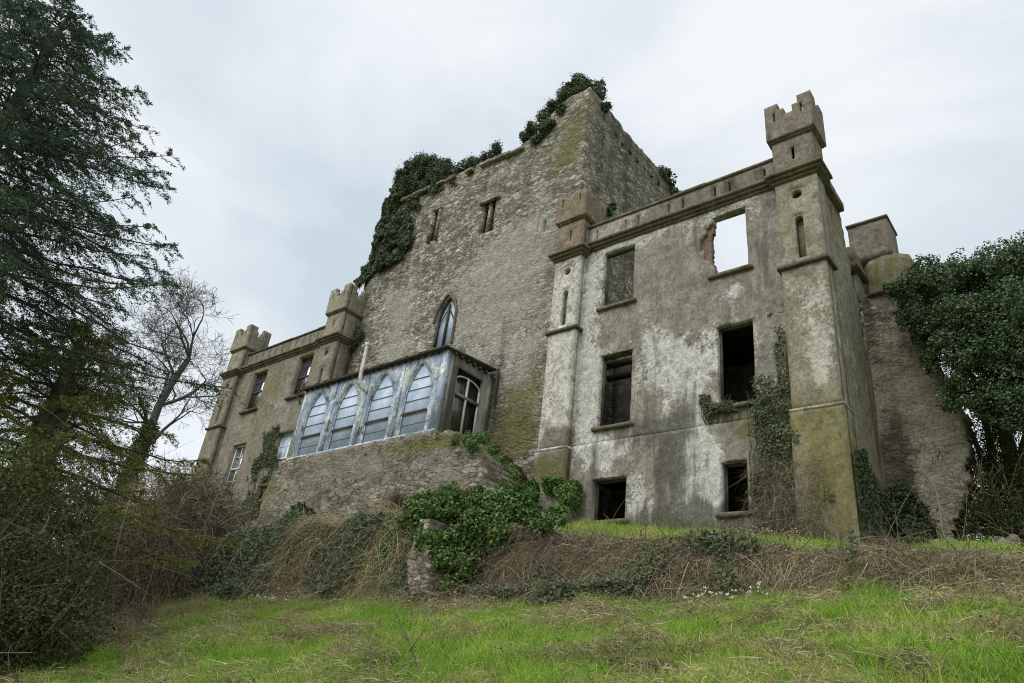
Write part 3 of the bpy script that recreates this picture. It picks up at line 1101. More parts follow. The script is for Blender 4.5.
mb.box(SIDE_X - 0.42, SIDE_X + 0.0, 17.08, 18.28, 16.503, 16.58)
mb.build('side_cornice', M['cornice'], rw)
mb = MB()
mb.box(SIDE_X - 0.35, SIDE_X + 0.04, 19.2, 20.18, 14.5, 15.1)
mb.box(SIDE_X - 0.35, SIDE_X + 0.14, 19.1, 20.19, 14.3, 14.498)
mb.build('rear_parapet', M['cornice'], rw)
# rear and inner walls, surviving floor over the right-hand rooms
mb = MB()
grid_wall(mb, 'y', 20.0, -1, -13.0, -4.7, 5.2, 14.6, 0.5, [(-11.9, -10.9, 9.6, 11.6), (-11.9, -10.9, 12.3, 13.9)], 0.2,
          keep=lambda u, z: z < 14.2 - 1.2 * fbm(u * 0.9, u * 0, 21, 3), amp=0.04, jit=0.6, seed=7)
grid_wall(mb, 'x', -9.1, -1, 16.88, 19.98, 5.2, 12.4, 0.35, [(18.2, 19.1, 9.2, 11.2)], 0.2, amp=0.02, seed=8)
mb.build('inner_wall', [M['ruin']], rw)
mb = MB()
for bx in ((-9.08, -4.9, 16.9, 19.96, 12.3, 12.55), (-9.08, -4.9, 16.9, 19.96, 8.75, 8.95), (-12.9, -9.47, 16.9, 19.96, 8.6, 8.8)):
    MB().box(*bx).build('floor_slab', M['timber'], rw)
for k, (y, z) in enumerate(((17.6, 12.4), (18.5, 12.45), (19.3, 12.4))):
    MB().box(-12.9, -9.47, y, y + 0.12, z, z + 0.2).build('joist', M['timber'], rw)
MB().tube([(-12.85, 17.3, 15.9), (-12.85, 19.7, 13.4)], 0.07, 4).build('roof_scar', M['timber'], rw)
# parapet, turrets
slots = [at(520 + a / 2.73, 50 + b / 2.73, D)[0] for a, b in ((210, 508), (287, 480), (322, 468), (405, 437), (443, 424), (531, 393), (571, 378), (667, 345))]
parapet(rw, -12.12, -5.45, D, 15.9, slots, 'parapet', seed=3,
        stain=stain_map(D, pale=[(610, 230, 25, 20, 0.14)], dark=[(730, 190, 50, 20, 0.10)]))
t_st = stain_map(16.2, pale=[(565, 300, 25, 60, 0.06), (556, 360, 25, 60, 0.06)], dark=[(570, 460, 30, 30, 0.26), (553, 440, 30, 14, 0.18), (545, 472, 20, 16, 0.2), (577, 330, 5, 90, 0.10)], moss=[(552, 472, 40, 26, 0.34), (552, 395, 18, 18, 0.08)])
t1 = turret(rw, -13.2, -12.12, 16.2, 17.1, ('turret_pale', 'turret_pale', 'turret_rust'), 5.4, 'broken', t_st, 41)
t_st2 = stain_map(16.2, pale=[(815, 300, 16, 30, 0.10), (822, 360, 14, 26, 0.16), (812, 235, 20, 30, 0.02)],
                  dark=[(840, 415, 40, 8, 0.10), (820, 470, 16, 40, 0.16), (850, 500, 14, 30, 0.12)],
                  moss=[(830, 470, 40, 70, 0.30), (790, 240, 8, 60, 0.14), (845, 250, 14, 70, 0.16), (815, 410, 30, 18, 0.14), (788, 350, 6, 90, 0.16)], extra=zero_foot(5.2, 1.2, 0.18, 0.1))
t2 = turret(rw, -5.45, -4.30, 16.2, 16.85, ('turret', 'turret', 'turret_brown'), 5.0, 'stepped', t_st2, 42)
# rear turret remains
mb = MB()
grid_wall(mb, 'y', 20.2, -1, -4.62, -3.47, 15.15, 16.5, 1.1, [], 0.16, amp=0.03, jit=0.4, seed=51)
rt = mb.build('rear_turret', [M['parapet']], rw)
mb = MB().box(-4.66, -3.43, 20.15, 21.35, 16.503, 16.58)
mb.build('turret_cap', M['cornice'], rt)
mb = MB()
pts = [(-4.42, 20.45), (-4.2, 20.22), (-3.75, 20.12), (-3.3, 20.18), (-3.02, 20.42), (-2.98, 21.3), (-4.36, 21.3)]
mb = MB()
th_ = [(13.95, 1.0), (14.5, 1.0), (14.95, 0.99), (15.1, 0.93), (15.17, 0.8)]
for (za, sa), (zb_, sb) in zip(th_[:-1], th_[1:]):
    va = [(-3.68 + (u + 3.68) * sa, 20.75 + (w - 20.75) * sa, za) for u, w in pts]
    vb = [(-3.68 + (u + 3.68) * sb, 20.75 + (w - 20.75) * sb, zb_) for u, w in pts]
    n_ = len(pts)
    mb.add(va + vb, np.array([(i, (i + 1) % n_, n_ + (i + 1) % n_, n_ + i) for i in range(n_)]), 0, np.tile((0, 0.12, 0.16, 0), (2 * n_, 1)))
mb.add([(-3.68 + (u + 3.68) * 0.8, 20.75 + (w - 20.75) * 0.8, 15.17) for u, w in pts], [list(range(len(pts)))], 0)
mb.build('turret_drum', [M['turret']], rt)
mb = MB()
poly_prism(mb, [(u + (u + 3.68) * 0.08, w + (w - 20.75) * 0.10) for u, w in pts], 'z', 13.83, 13.948)
mb.build('drum_ledge', [M['cornice']], rt)
mb = MB()
grid_wall(mb, 'y', 20.25, -1, -4.5, -3.1, 6.0, 13.82, 1.0, [], 0.3, amp=0.03, seed=52)
mb.build('rear_pier', [M['parapet']], rt)

# ------------------------------------------------------------------ left wing
lw = thing('roofed_wing', 'smaller intact olive brown wing at the far left with sash windows and twin battlemented turrets', 'castle wing', (-30.3, 17.5, 7.3))
LW_WIN = [(-32.72, -31.42, 13.5, 15.66), (-28.76, -27.58, 13.55, 15.68), (-32.6, -31.42, 9.33, 11.72), (-28.72, -27.58, 9.36, 11.76), (-32.4, -31.5, 6.6, 7.85)]
lst = stain_map(D, pale=[(283, 400, 16, 12, 0.10), (240, 430, 10, 25, 0.08), (300, 320, 30, 8, 0.03)], dark=[(225, 440, 8, 60, 0.10), (262, 440, 25, 60, -0.03), (240, 505, 30, 14, 0.14)],
                moss=[(272, 385, 16, 40, 0.20), (300, 415, 14, 30, 0.16), (258, 470, 25, 40, 0.06)])
mb = MB()
grid_wall(mb, 'y', D, -1, -35.0, -25.7, 5.5, 16.06, 0.5, LW_WIN, 0.2, amp=0.015, stain=lst, seed=11)
mb.build('front_wall', [M['left']], lw)
mb = MB()
grid_wall(mb, 'x', -25.62, 1, 17.05, 23.0, 5.5, 16.05, 0.4, [], 0.4, amp=0.015, seed=12)
grid_wall(mb, 'x', -34.98, -1, 17.05, 23.0, 5.5, 16.05, 0.4, [], 0.4, amp=0.015, seed=12)
grid_wall(mb, 'y', 23.4, 1, -35.0, -25.6, 5.5, 16.05, 0.38, [], 0.4, amp=0.015, seed=13)
mb.build('rear_wall', [M['left']], lw)
mb = MB()
poly_prism(mb, [(17.15, 16.1), (23.3, 16.1), (20.2, 16.9)], 'x', -34.6, -26.0)
mb.build('roof', M['roofing'], lw)
lslots = np.linspace(-33.55, -27.15, 12)
parapet(lw, -33.95, -26.75, D, 15.9, lslots, 'left', seed=14, stain=lambda u, z: (0 * u, 0.05 + 0 * u, 0 * u), coping='slate')
for k, (w, fr, gl) in enumerate(zip(LW_WIN, ('frame_dark', 'frame_dark', 'frame_white', 'frame_white', 'frame_dark'), ('glass', 'glass', 'glass', 'glass_pale', 'glass_dark'))):
    sash_window(lw, *w, D, fr, gl, 2, 4 if k < 4 else 2)
lt_st = stain_map(16.2, dark=[(215, 450, 12, 60, 0.06)], moss=[(235, 380, 10, 30, 0.10)])
turret(lw, -35.25, -33.95, 16.2, 17.05, ('left', 'left', 'turret'), 5.5, 'stepped', lt_st, 43)
turret(lw, -26.75, -25.5, 16.2, 17.05, ('left', 'left', 'turret'), 5.5, 'stepped', lt_st, 44)

# ------------------------------------------------------------------ tower
tw = thing('tower_house', 'tall massive rubble stone tower with a ruined ivy topped wall head behind the wings', 'tower', (-19.5, 20.8, 6.5))
TX0, TX1, TYB = -25.9, -13.1, 24.4
A = at(443, 301, TY)
lanc = (-20.32, -18.86, 14.3, 16.95)
w_s = (-21.62, -21.22, 20.35, 22.05)
w_m = (-18.45, -17.6, 19.5, 21.15)
w_l = (at(545, 226, TY)[0] - 0.06, at(545, 226, TY)[0] + 0.06, at(545, 232, TY)[2], at(545, 220, TY)[2])
tst = stain_map(TY, pale=[(500, 300, 40, 60, 0.14), (520, 250, 30, 40, 0.10), (470, 320, 30, 40, 0.06), (390, 330, 30, 40, 0.10), (470, 270, 40, 20, 0.05), (520, 360, 20, 40, 0.12), (420, 250, 30, 30, 0.04)],
                dark=[(440, 265, 60, 14, 0.10), (540, 300, 14, 60, 0.08), (480, 180, 60, 30, 0.06), (512, 330, 14, 40, 0.06), (515, 440, 25, 40, 0.14)],
                moss=[(575, 130, 18, 40, 0.22), (555, 160, 25, 30, 0.14), (500, 290, 25, 14, 0.10), (520, 410, 30, 50, 0.26), (500, 450, 30, 30, 0.2), (470, 235, 60, 25, 0.06), (540, 340, 10, 60, 0.12), (400, 340, 16, 20, 0.1)])


def tw_top(u, z):
    zt = np.interp(u, [-25.9, -24.0, -23.0, -19, -16.6, -15.6, -14.8, -14.2, -13.1], [24.6, 24.7, 24.2, 23.9, 23.7, 24.0, 24.9, 25.2, 25.2])
    zt = zt - 0.35 * (fbm(u * 1.7, u * 0, 61, 3) - 0.3) * (u < -14.6)
    return z < zt


mb = MB()
grid_wall(mb, 'y', TY, -1, TX0, TX1, 5.5, 25.2, 1.2, [lanc, w_s, w_m, w_l], 0.13, keep=tw_top, amp=0.07, jit=0.7, stain=tst, seed=15)
plate_hole(mb, 'y', TY + 0.0, TY + 0.3, lanc, arch_pts(-20.14, -19.04, 14.42, 15.65, 16.8), 0, 0, tst, False)
side_st = (lambda u, z: (-0.06 + 0 * u, 0.10 * np.ones(np.shape(u)), 0.02 * np.ones(np.shape(u))))
corb = [(19.2 + 0.62 * k, 19.42 + 0.62 * k, 24.05, 24.27) for k in range(7)]
grid_wall(mb, 'x', TX1, 1, TY + 1.202, TYB, 5.5, 25.25, 1.2, corb, 0.15, keep=lambda u, z: z < 25.18 - 0.12 * fbm(u * 2, u * 0, 5, 2) - 0.2 * (u > 23), amp=0.07, jit=0.7, stain=side_st, seed=16)
# quoin end of the front wall seen on the side
mb.build('front_wall', [M['tower']], tw)
mb = MB()
grid_wall(mb, 'x', TX0, -1, TY + 1.202, TYB, 5.5, 24.4, 1.0, [], 0.3, amp=0.07, jit=0.5, seed=17)
grid_wall(mb, 'y', TYB + 0.8, 1, TX0, TX1, 5.5, 24.6, 0.79, [], 0.3, amp=0.05, jit=0.5, seed=18)
mb.build('rear_wall', [M['tower']], tw)
mb = MB().box(TX0 + 1.1, TX1 - 1.25, TY + 1.25, TYB, 22.6, 22.9)
mb.build('tower_roof', M['roofing'], tw)
# string of projecting stones under the broken wall walk
mb = MB()
rr = np.random.default_rng(3)
u = -24.4
while u < -15.3:
    L = 0.35 + rr.random() * 0.5
    if rr.random() < 0.72:
        zc = np.interp(u, [-24.4, -15.3], [23.72, 23.2]) + rr.random() * 0.06
        MB().box(u, u + L - 0.05, TY - 0.16 - rr.random() * 0.08, TY + 0.1, zc, zc + 0.13 + rr.random() * 0.05).build('corbel', M['rubble'], tw)
    u += L
# lancet with two lights
mb = MB()
out = arch_pts(-20.16, -19.02, 14.4, 15.65, 16.83)
c0 = -19.59
mb.box(-20.135, -20.06, TY + 0.08, TY + 0.16, 14.425, 15.7)
mb.box(-19.12, -19.045, TY + 0.08, TY + 0.16, 14.425, 15.7)
mb.box(-20.058, -19.122, TY + 0.08, TY + 0.16, 14.425, 14.5)
fp = arch_pts(-20.10, -19.08, 14.45, 15.65, 16.74)[1:]
mb.tube([(p[0], TY + 0.12, p[1]) for p in fp], 0.05, 5)
for sg in (-1, 1):
    mb.tube([(c0 + sg * 0.5 * (1 - math.sin(t)) , TY + 0.12, 15.5 + 0.8 * math.sin(t)) for t in np.linspace(0, math.pi / 2, 6)][::-1], 0.03, 4)
mb.box(c0 - 0.04, c0 + 0.04, TY + 0.07, TY + 0.15, 14.502, 16.5)
lwn = mb.build('lancet_window', M['frame_dark'], tw)
g = MB()
poly_prism(g, out, 'y', TY + 0.18, TY + 0.2)
g.build('pane', M['glass_pale'], lwn)
hm = MB()
hp = arch_pts(-20.22, -18.96, 14.42, 15.65, 16.92)[1:]
hm.tube([(p[0], TY - 0.02, p[1]) for p in hp], 0.07, 6)
hm.build('hood_mould', M['cornice'], lwn)
# mullioned two-light opening and slit
mb = MB()
a, b, c, d = w_m
mb.box(a - 0.14, b + 0.14, TY - 0.12, TY + 0.12, d + 0.0, d + 0.14)
mb.box((a + b) / 2 - 0.07, (a + b) / 2 + 0.07, TY + 0.05, TY + 0.3, c, d)
mb.box(a + 0.002, a + 0.09, TY + 0.03, TY + 0.3, c, d - 0.002)
mb.box(b - 0.09, b - 0.002, TY + 0.03, TY + 0.3, c, d - 0.002)
mb.build('mullioned_window', M['rubble'], tw)
mb = MB()
a, b, c, d = w_s
mb.box(a - 0.1, a + 0.05, TY - 0.09, TY + 0.2, c - 0.05, d)
mb.box(b - 0.05, b + 0.1, TY - 0.09, TY + 0.2, c - 0.05, d)
mb.box(a - 0.12, b + 0.12, TY - 0.10, TY + 0.2, d + 0.002, d + 0.14)
mb.build('slit_window', M['rubble'], tw)
for (a, b, c, d) in (w_m, w_s, w_l):
    MB().box(a - 0.1, b + 0.1, TY + 1.22, TY + 1.26, c - 0.1, d + 0.1).build('inner_shutter', M['timber'], tw)
mb = MB()
p = at(498, 385, TY)
mb.tube([(p[0], TY - 0.09, z) for z in np.linspace(11.2, 12.6, 4)], 0.06, 8)
mb.build('downpipe', M['iron'], tw)

# ------------------------------------------------------------------ terrace wall under the conservatory
def ter_top(u, z):
    zt = np.interp(u, [-25.3, -25.1, -24.85, -16.2, -15.3, -14.5, -13.9, -13.4], [7.6, 8.6, 9.36, 9.36, 9.2, 8.65, 7.9, 6.9])
    return z < zt - 0.12 * (fbm(u * 3, u * 0, 71, 2) - 0.2) * (u > -16.2)


ter_st = stain_map(14.6, pale=[(350, 470, 40, 25, 0.06), (440, 470, 30, 25, 0.05)], dark=[(410, 455, 40, 10, 0.08), (330, 510, 60, 10, 0.06), (265, 520, 14, 14, 0.15)],
                   moss=[(420, 445, 50, 8, 0.32), (465, 440, 18, 8, 0.4), (490, 460, 14, 12, 0.3), (300, 475, 30, 14, 0.06), (400, 505, 30, 12, 0.1), (268, 490, 8, 30, 0.2)])
mb = MB()
grid_wall(mb, 'y', 14.6, -1, -25.25, -13.3, 5.4, 9.36, 2.5, [], 0.12, keep=ter_top, amp=0.09, jit=0.8, stain=ter_st, seed=21, batter=0.0)
o = mb.build('terrace_wall', [M['terrace']], base=(-19.5, 14.6, 6.0))
tag(o, 'massive rough stone terrace wall under the blue conservatory, sloping off at its right end', 'terrace wall')

# ------------------------------------------------------------------ conservatory
cv = thing('conservatory', 'blue flaking conservatory with four pointed arch windows on the stone terrace wall', 'conservatory', (-20.4, 15.8, 9.37))
CY = 14.75
cx0, cx1 = -24.5, -16.36
cz0, cz1 = 9.375, 12.36
aps = []
for (xl, xr, yb, ya) in ((306, 331, 455, 388), (337, 364, 446, 378), (371, 399, 440, 366), (405, 440, 433, 357)):
    l = at(xl, yb, CY)[0]
    r = at(xr, yb - 8, CY)[0]
    aps.append((l, r))
aps = []
edges = np.linspace(cx0 + 0.12, cx1 - 0.22, 5)
mb = MB()
for k in range(4):
    a, b = edges[k], edges[k + 1]
    c = (a + b) / 2
    w = 0.67
    hole = arch_pts(c - w, c + w, cz0 + 0.1, 10.85, 12.2)
    plate_hole(mb, 'y', CY, CY + 0.12, (a, b, cz0, cz1), hole, 0, 0)
    aps.append((c, w))
mb.box(cx0, cx0 + 0.12, CY - 0.02, CY + 0.14, cz0, cz1)
mb.box(cx1 - 0.22, cx1, CY - 0.02, CY + 0.20, cz0, cz1)
for k in range(1, 4):
    mb.box(edges[k] - 0.09, edges[k] + 0.09, CY - 0.025, CY - 0.002, cz0, cz1 - 0.05)
mb.box(cx0 - 0.02, cx1 + 0.02, CY - 0.06, CY - 0.026, cz0, cz0 + 0.09)
front = mb.build('front_panel', [M['blue']], cv)
for (c, w) in aps:
    fr = MB()
    hp = arch_pts(c - w + 0.03, c + w - 0.03, cz0 + 0.13, 10.85, 12.16)
    fr.tube([(q[0], CY + 0.06, q[1]) for q in hp + hp[:1]], 0.035, 4)
    zl = 10.28
    fr.box(c - w, c + w, CY + 0.02, CY + 0.10, zl - 0.05, zl + 0.05)
    wn_ = fr.build('arched_window', M['blue'], cv)
    for z in (9.86, 10.75, 11.17, 11.58):
        hw = w - 0.02
        if z > 10.85:
            h = 1.34
            rr_ = (w * w + h * h) / (2 * w)
            hw = math.sqrt(rr_ ** 2 - (z - 10.85) ** 2) - (rr_ - w) - 0.02
        MB().box(c - hw, c + hw, CY + 0.055, CY + 0.075, z - 0.008, z + 0.008).build('glazing_bar', M['grey_wood'], wn_)
    MB().box(c - w + 0.05, c + w - 0.05, CY + 0.004, CY + 0.018, zl - 0.045, zl + 0.04).build('transom', M['frame_dark'], wn_)
    g = MB()
    poly_prism(g, arch_pts(c - w - 0.02, c + w + 0.02, cz0 + 0.09, 10.85, 12.23), 'y', CY + 0.082, CY + 0.094)
    g.build('pane', M['glass_pale'], wn_)
# right-hand end
mb = MB()
y0, y1 = CY + 0.202, 17.15
wa, wb, wz0, wz1 = 15.35, 16.62, cz0 + 0.15, 11.98
plate_hole(mb, 'x', cx1, cx1 - 0.14, (y0, y1, cz0, cz1), [(wa, wz0), (wb, wz0), (wb, wz1), (wa, wz1)], 0, 0)
mb.box(cx1 - 0.02, cx1 + 0.035, y0 + 0.002, y0 + 0.16, cz0, cz1 - 0.02)
mb.box(cx1 - 0.02, cx1 + 0.035, y1 - 0.3, y1 - 0.02, cz0, cz1 - 0.02)
sp_ = mb.build('side_panel', [M['grey_wood']], cv)
fr = MB()
xm = cx1 - 0.07
fr.box(xm - 0.03, xm + 0.03, wa, wa + 0.06, wz0, 11.52)
fr.box(xm - 0.03, xm + 0.03, wb - 0.06, wb, wz0, 11.52)
fr.box(xm - 0.03, xm + 0.03, (wa + wb) / 2 - 0.04, (wa + wb) / 2 + 0.04, wz0, 11.8)
fr.tube([(xm, (wa + wb) / 2 + (wb - wa) / 2 * 0.95 * math.cos(t), 11.55 + 0.22 * math.sin(t)) for t in np.linspace(0, math.pi, 12)], 0.035, 5)
wn_ = fr.build('side_window', M['frame_white'], cv)
b_ = MB().box(xm - 0.04, xm + 0.045, wa, wb, 10.98, 11.09)
b_.build('transom', M['grey_wood'], wn_)
g = MB().box(xm - 0.055, xm - 0.045, wa, wb, wz0, wz1)
g.build('pane', M['glass_dark'], wn_)
mb = MB()
grid_wall(mb, 'x', cx0, -1, CY + 0.16, 16.1, cz0, cz1, 0.12, [], 0.4, amp=0.0)
mb.build('end_panel', [M['blue']], cv)
mb = MB()
mb.add([(cx0 - 0.12, CY - 0.13, cz1 + 0.02), (cx1 + 0.14, CY - 0.13, cz1 + 0.02), (cx1 + 0.14, 17.1, cz1 + 0.2), (cx0 - 0.12, 17.1, cz1 + 0.2),
        (cx0 - 0.12, CY - 0.13, cz1 + 0.08), (cx1 + 0.14, CY - 0.13, cz1 + 0.08), (cx1 + 0.14, 17.1, cz1 + 0.28), (cx0 - 0.12, 17.1, cz1 + 0.28)],
       np.array([(3, 2, 1, 0), (4, 5, 6, 7), (0, 1, 5, 4), (1, 2, 6, 5), (2, 3, 7, 6), (3, 0, 4, 7)]))
for k in range(24):
    x = cx0 + 0.1 + k * (cx1 - cx0 - 0.2) / 23
    mb.box(x - 0.03, x + 0.03, CY - 0.11, CY - 0.01, cz1 - 0.05, cz1 + 0.018)
for k in range(7):
    y = CY + 0.3 + k * 0.32
    mb.box(cx1 + 0.005, cx1 + 0.12, y - 0.05, y + 0.06, cz1 - 0.07, cz1 + 0.02)
rf = mb.build('roof', M['roofing'], cv)
mb = MB()
mb.tube([(cx0 - 0.2, CY - 0.17, cz1 + 0.02), (cx1 + 0.12, CY - 0.17, cz1 + 0.05)], 0.04, 6)
mb.tube([(cx0 - 0.18, CY - 0.17, cz1), (cx0 - 0.3, CY - 0.2, cz1 - 0.2), (cx0 - 0.12, CY - 0.14, cz1 - 0.42), (cx0 - 0.08, CY - 0.08, cz1 - 0.6)], 0.045, 6)
mb.build('gutter', M['iron'], rf)
mm = MB()
rr = np.random.default_rng(9)
for k in range(420):
    x = cx0 + rr.random() * (cx1 - cx0)
    s = 0.03 + rr.random() * 0.07
    y = CY - 0.13 + rr.random() ** 2 * 0.3
    th = np.linspace(0, 2 * np.pi, 6, endpoint=False)
    v = np.array([(x + 2 * s * math.cos(t), y + s * math.sin(t), cz1 + 0.085) for t in th] + [(x, y, cz1 + 0.09 + s * 0.8)])
    mm.add(v, np.array([(i, (i + 1) % 6, 6) for i in range(6)]))
mm.build('roof_moss', M['moss'], rf)
mb = MB()
pf = at(366, 372, CY - 0.16)
pe = at(369, 385, CY - 0.16)
xq = pf[0]
mb.tube([(xq + 0.12, CY - 0.05, 11.55), (xq + 0.1, CY - 0.3, 11.62), (xq, CY - 0.36, 12.05), (xq, CY - 0.36, 13.35)], 0.075, 8)
mb.tube([(xq, CY - 0.36, 13.352), (xq, CY - 0.36, 13.46)], 0.11, 8)
mb.build('flue_pipe', M['pipe'], cv)

# ------------------------------------------------------------------ broken garden wall on the right
def gw_keep(u, z):
    right = np.interp(z, [5, 6.6, 7.0, 7.6, 8.4, 9.4, 10.2, 11.5, 13.4], [-3.2, -3.1, -2.95, -2.62, -2.45, -2.42, -2.5, -3.0, -4.2])
    return u < right + 0.22 * (fbm(z * 2.2, z * 0, 81, 3) - 0.5)


mb = MB()
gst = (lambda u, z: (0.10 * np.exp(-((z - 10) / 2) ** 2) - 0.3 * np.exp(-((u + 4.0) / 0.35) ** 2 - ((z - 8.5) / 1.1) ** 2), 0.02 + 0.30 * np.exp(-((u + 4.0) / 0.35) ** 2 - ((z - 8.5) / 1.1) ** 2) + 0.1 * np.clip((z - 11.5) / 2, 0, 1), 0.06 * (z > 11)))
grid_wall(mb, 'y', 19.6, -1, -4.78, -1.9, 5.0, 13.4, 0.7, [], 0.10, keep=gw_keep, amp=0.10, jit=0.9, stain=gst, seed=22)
o = mb.build('ruined_wall', [M['rubble']], base=(-3.6, 19.9, 5.9))
tag(o, 'broken stub of rough stone wall with a ragged right edge beside the ruined wing', 'wall')
mb = MB()
grid_wall(mb, 'y', 18.6, -1, -3.4, -1.7, 5.0, 6.5, 0.5, [], 0.11, keep=lambda u, z: z < 6.15 + 0.35 * (fbm(u * 2, u * 0, 91, 3) - 0.5), amp=0.08, jit=0.9, seed=23)
o = mb.build('low_wall', [M['rubble']], base=(-2.6, 18.8, 5.8))
tag(o, 'low tumbled stone wall in the shade under the ivy covered tree', 'wall')
# exposed stump of masonry in the bank
mb = MB()
pk = at(420, 575, 9.55)
grid_wall(mb, 'y', 9.45, -1, pk[0] - 0.55, pk[0] + 0.55, 2.9, 4.75, 0.8, [], 0.08,
          keep=lambda u, z: np.abs(u - pk[0]) < np.interp(z, [2.9, 3.9, 4.7], [0.52, 0.34, 0.12]) + 0.1 * (fbm(z * 4, z * 0, 5, 2) - 0.5), amp=0.09, jit=0.9, seed=24)
o = mb.build('masonry_stump', [M['rubble']], base=(pk[0], 9.8, 3.2))
tag(o, 'grey lump of bare masonry sticking out of the ivy covered bank', 'masonry')


# ------------------------------------------------------------------ foliage helpers
def unit(v):
    return v / (np.linalg.norm(v, axis=-1, keepdims=True) + 1e-9)


def leaves(mb, P, Nrm, size, tone, aspect=1.0, spread=0.7, rng=RNG, axis=None):
    """one folded quad per leaf at P, facing roughly Nrm"""
    n = len(P)
    if n == 0:
        return
    nn = unit(Nrm + rng.normal(0, spread, (n, 3)))
    a = rng.normal(0, 1, (n, 3)) if axis is None else axis + rng.normal(0, 0.25, (n, 3))
    a = unit(a - nn * np.sum(a * nn, 1)[:, None])
    b = np.cross(nn, a)
    s = np.broadcast_to(size, (n,)) * rng.uniform(0.65, 1.3, n)
    L = a * s[:, None]
    W = b * (s * 0.5 * aspect)[:, None]
    fold = nn * (s * 0.16)[:, None]
    v = np.stack([P - L * 0.5, P + W + fold - L * 0.05, P + L * 0.5, P - W + fold - L * 0.05], 1).reshape(-1, 3)
    f = np.arange(4 * n).reshape(n, 4)
    att = np.zeros((4 * n, 4))
    att[:, 0] = np.repeat(np.clip(tone, 0, 1), 4)
    mb.add(v, f, 0, att)


def ribbons(mb, P, Dr, length, width, droop, tone, seg=3, rng=RNG, curl=0.15):
    """thin curved strands (grass, dead stems)"""
    n = len(P)
    if n == 0:
        return
    Dr = unit(Dr)
    length = np.broadcast_to(length, (n,))
    width = np.broadcast_to(width, (n,))
    droop = np.broadcast_to(droop, (n,))
    side = unit(np.cross(Dr, rng.normal(0, 1, (n, 3))))
    bend = rng.normal(0, curl, (n, 3))
    rows = []
    for k in range(seg + 1):
        t = k / seg
        c = P + Dr * (length * t)[:, None] + bend * (length * t * t)[:, None]
        c = c + np.array([0, 0, -1.0]) * (droop * length * t * t)[:, None]
        w = (width * (1 - 0.75 * t))[:, None] * 0.5
        rows.append(c - side * w)
        rows.append(c + side * w)
    V = np.stack(rows, 1)                      # n, 2(seg+1), 3
    m = 2 * (seg + 1)
    base = (np.arange(n) * m)[:, None]
    fs = []
    for k in range(seg):
        fs.append(np.stack([base[:, 0] + 2 * k, base[:, 0] + 2 * k + 1, base[:, 0] + 2 * k + 3, base[:, 0] + 2 * k + 2], -1))
    att = np.zeros((n * m, 4))
    att[:, 0] = np.repeat(np.clip(tone, 0, 1), m)
    mb.add(V.reshape(-1, 3), np.concatenate(fs), 0, att)


def inside(poly, x, y):
    poly = np.asarray(poly, float)
    r = np.zeros(len(x), bool)
    j = len(poly) - 1
    for i in range(len(poly)):
        xi, yi = poly[i]
        xj, yj = poly[j]
        c = ((yi > y) != (yj > y)) & (x < (xj - xi) * (y - yi) / (yj - yi + 1e-12) + xi)
        r ^= c
        j = i
    return r


def ivy_wall(poly_px, Y, n, thick=0.35, size=0.11, seed=0, ragged=0.25, tone0=0.4, axis='y'):
    """leaves of a climber over a wall plane: outline given on the wall, thickness in clumps.
    axis 'y': plane Y = Y; axis 'x': plane X = Y"""
    rng = np.random.default_rng(seed)
    if axis == 'y':
        W = np.array([at(x, y, Y)[[0, 2]] for x, y in poly_px])
    else:
        W = []
        for x, y in poly_px:
            d = ray(x, y)
            W.append((EYE + d * (Y / d[0]))[[1, 2]])
        W = np.array(W)
    lo, hi = W.min(0) - ragged, W.max(0) + ragged
    P, N_, T = [], [], []
    got = 0
    while got < n:
        q = rng.uniform(lo, hi, (n * 2, 2))
        w = q + np.stack([fbm(q[:, 0] * 2.1, q[:, 1] * 2.1, seed, 3) - 0.5, fbm(q[:, 0] * 2.1, q[:, 1] * 2.1, seed + 3, 3) - 0.5], 1) * 2 * ragged
        m = inside(W, w[:, 0], w[:, 1])
        cl = fbm(q[:, 0] * 1.5, q[:, 1] * 1.5, seed + 5, 3)
        m &= rng.random(len(q)) < np.clip((cl - 0.28) * 4.5, 0.04, 1)
        q, cl = q[m], cl[m]
        th = np.clip((cl - 0.25) * 1.7, 0.05, 1) * thick
        d = th * np.sqrt(rng.random(len(q)))
        hgt = fbm(q[:, 0] * 4, q[:, 1] * 4, seed + 8, 2)
        d = d * (0.55 + 0.7 * hgt)
        if axis == 'y':
            P.append(np.stack([q[:, 0], Y - 0.03 - d, q[:, 1]], 1))
            N_.append(np.tile([0., -1., 0.35], (len(q), 1)))
        else:
            P.append(np.stack([Y + 0.03 + d, q[:, 0], q[:, 1]], 1))
            N_.append(np.tile([1., 0., 0.35], (len(q), 1)))
        T.append(tone0 + (cl - 0.5) * 0.4 + rng.normal(0, 0.17, len(q)))
        got += len(q)
    return np.concatenate(P)[:n], np.concatenate(N_)[:n], np.concatenate(T)[:n], W


def stems_on_wall(lst, W, Y, k, seed, r=0.018, axis='y'):
    rng = np.random.default_rng(seed)
    lo, hi = W.min(0), W.max(0)
    for i in range(k):
        u = rng.uniform(lo[0], hi[0])
        z = lo[1]
        pts = []
        top = rng.uniform(lo[1] + (hi[1] - lo[1]) * 0.5, hi[1])
        while z < top:
            pts.append((u, Y - 0.03, z) if axis == 'y' else (Y + 0.03, u, z))
            u = np.clip(u + rng.normal(0, 0.10), lo[0], hi[0])
            z += 0.25
        if len(pts) > 2:
            lst.append(MB().tube(pts, np.linspace(r, r * 0.4, len(pts)), 4))


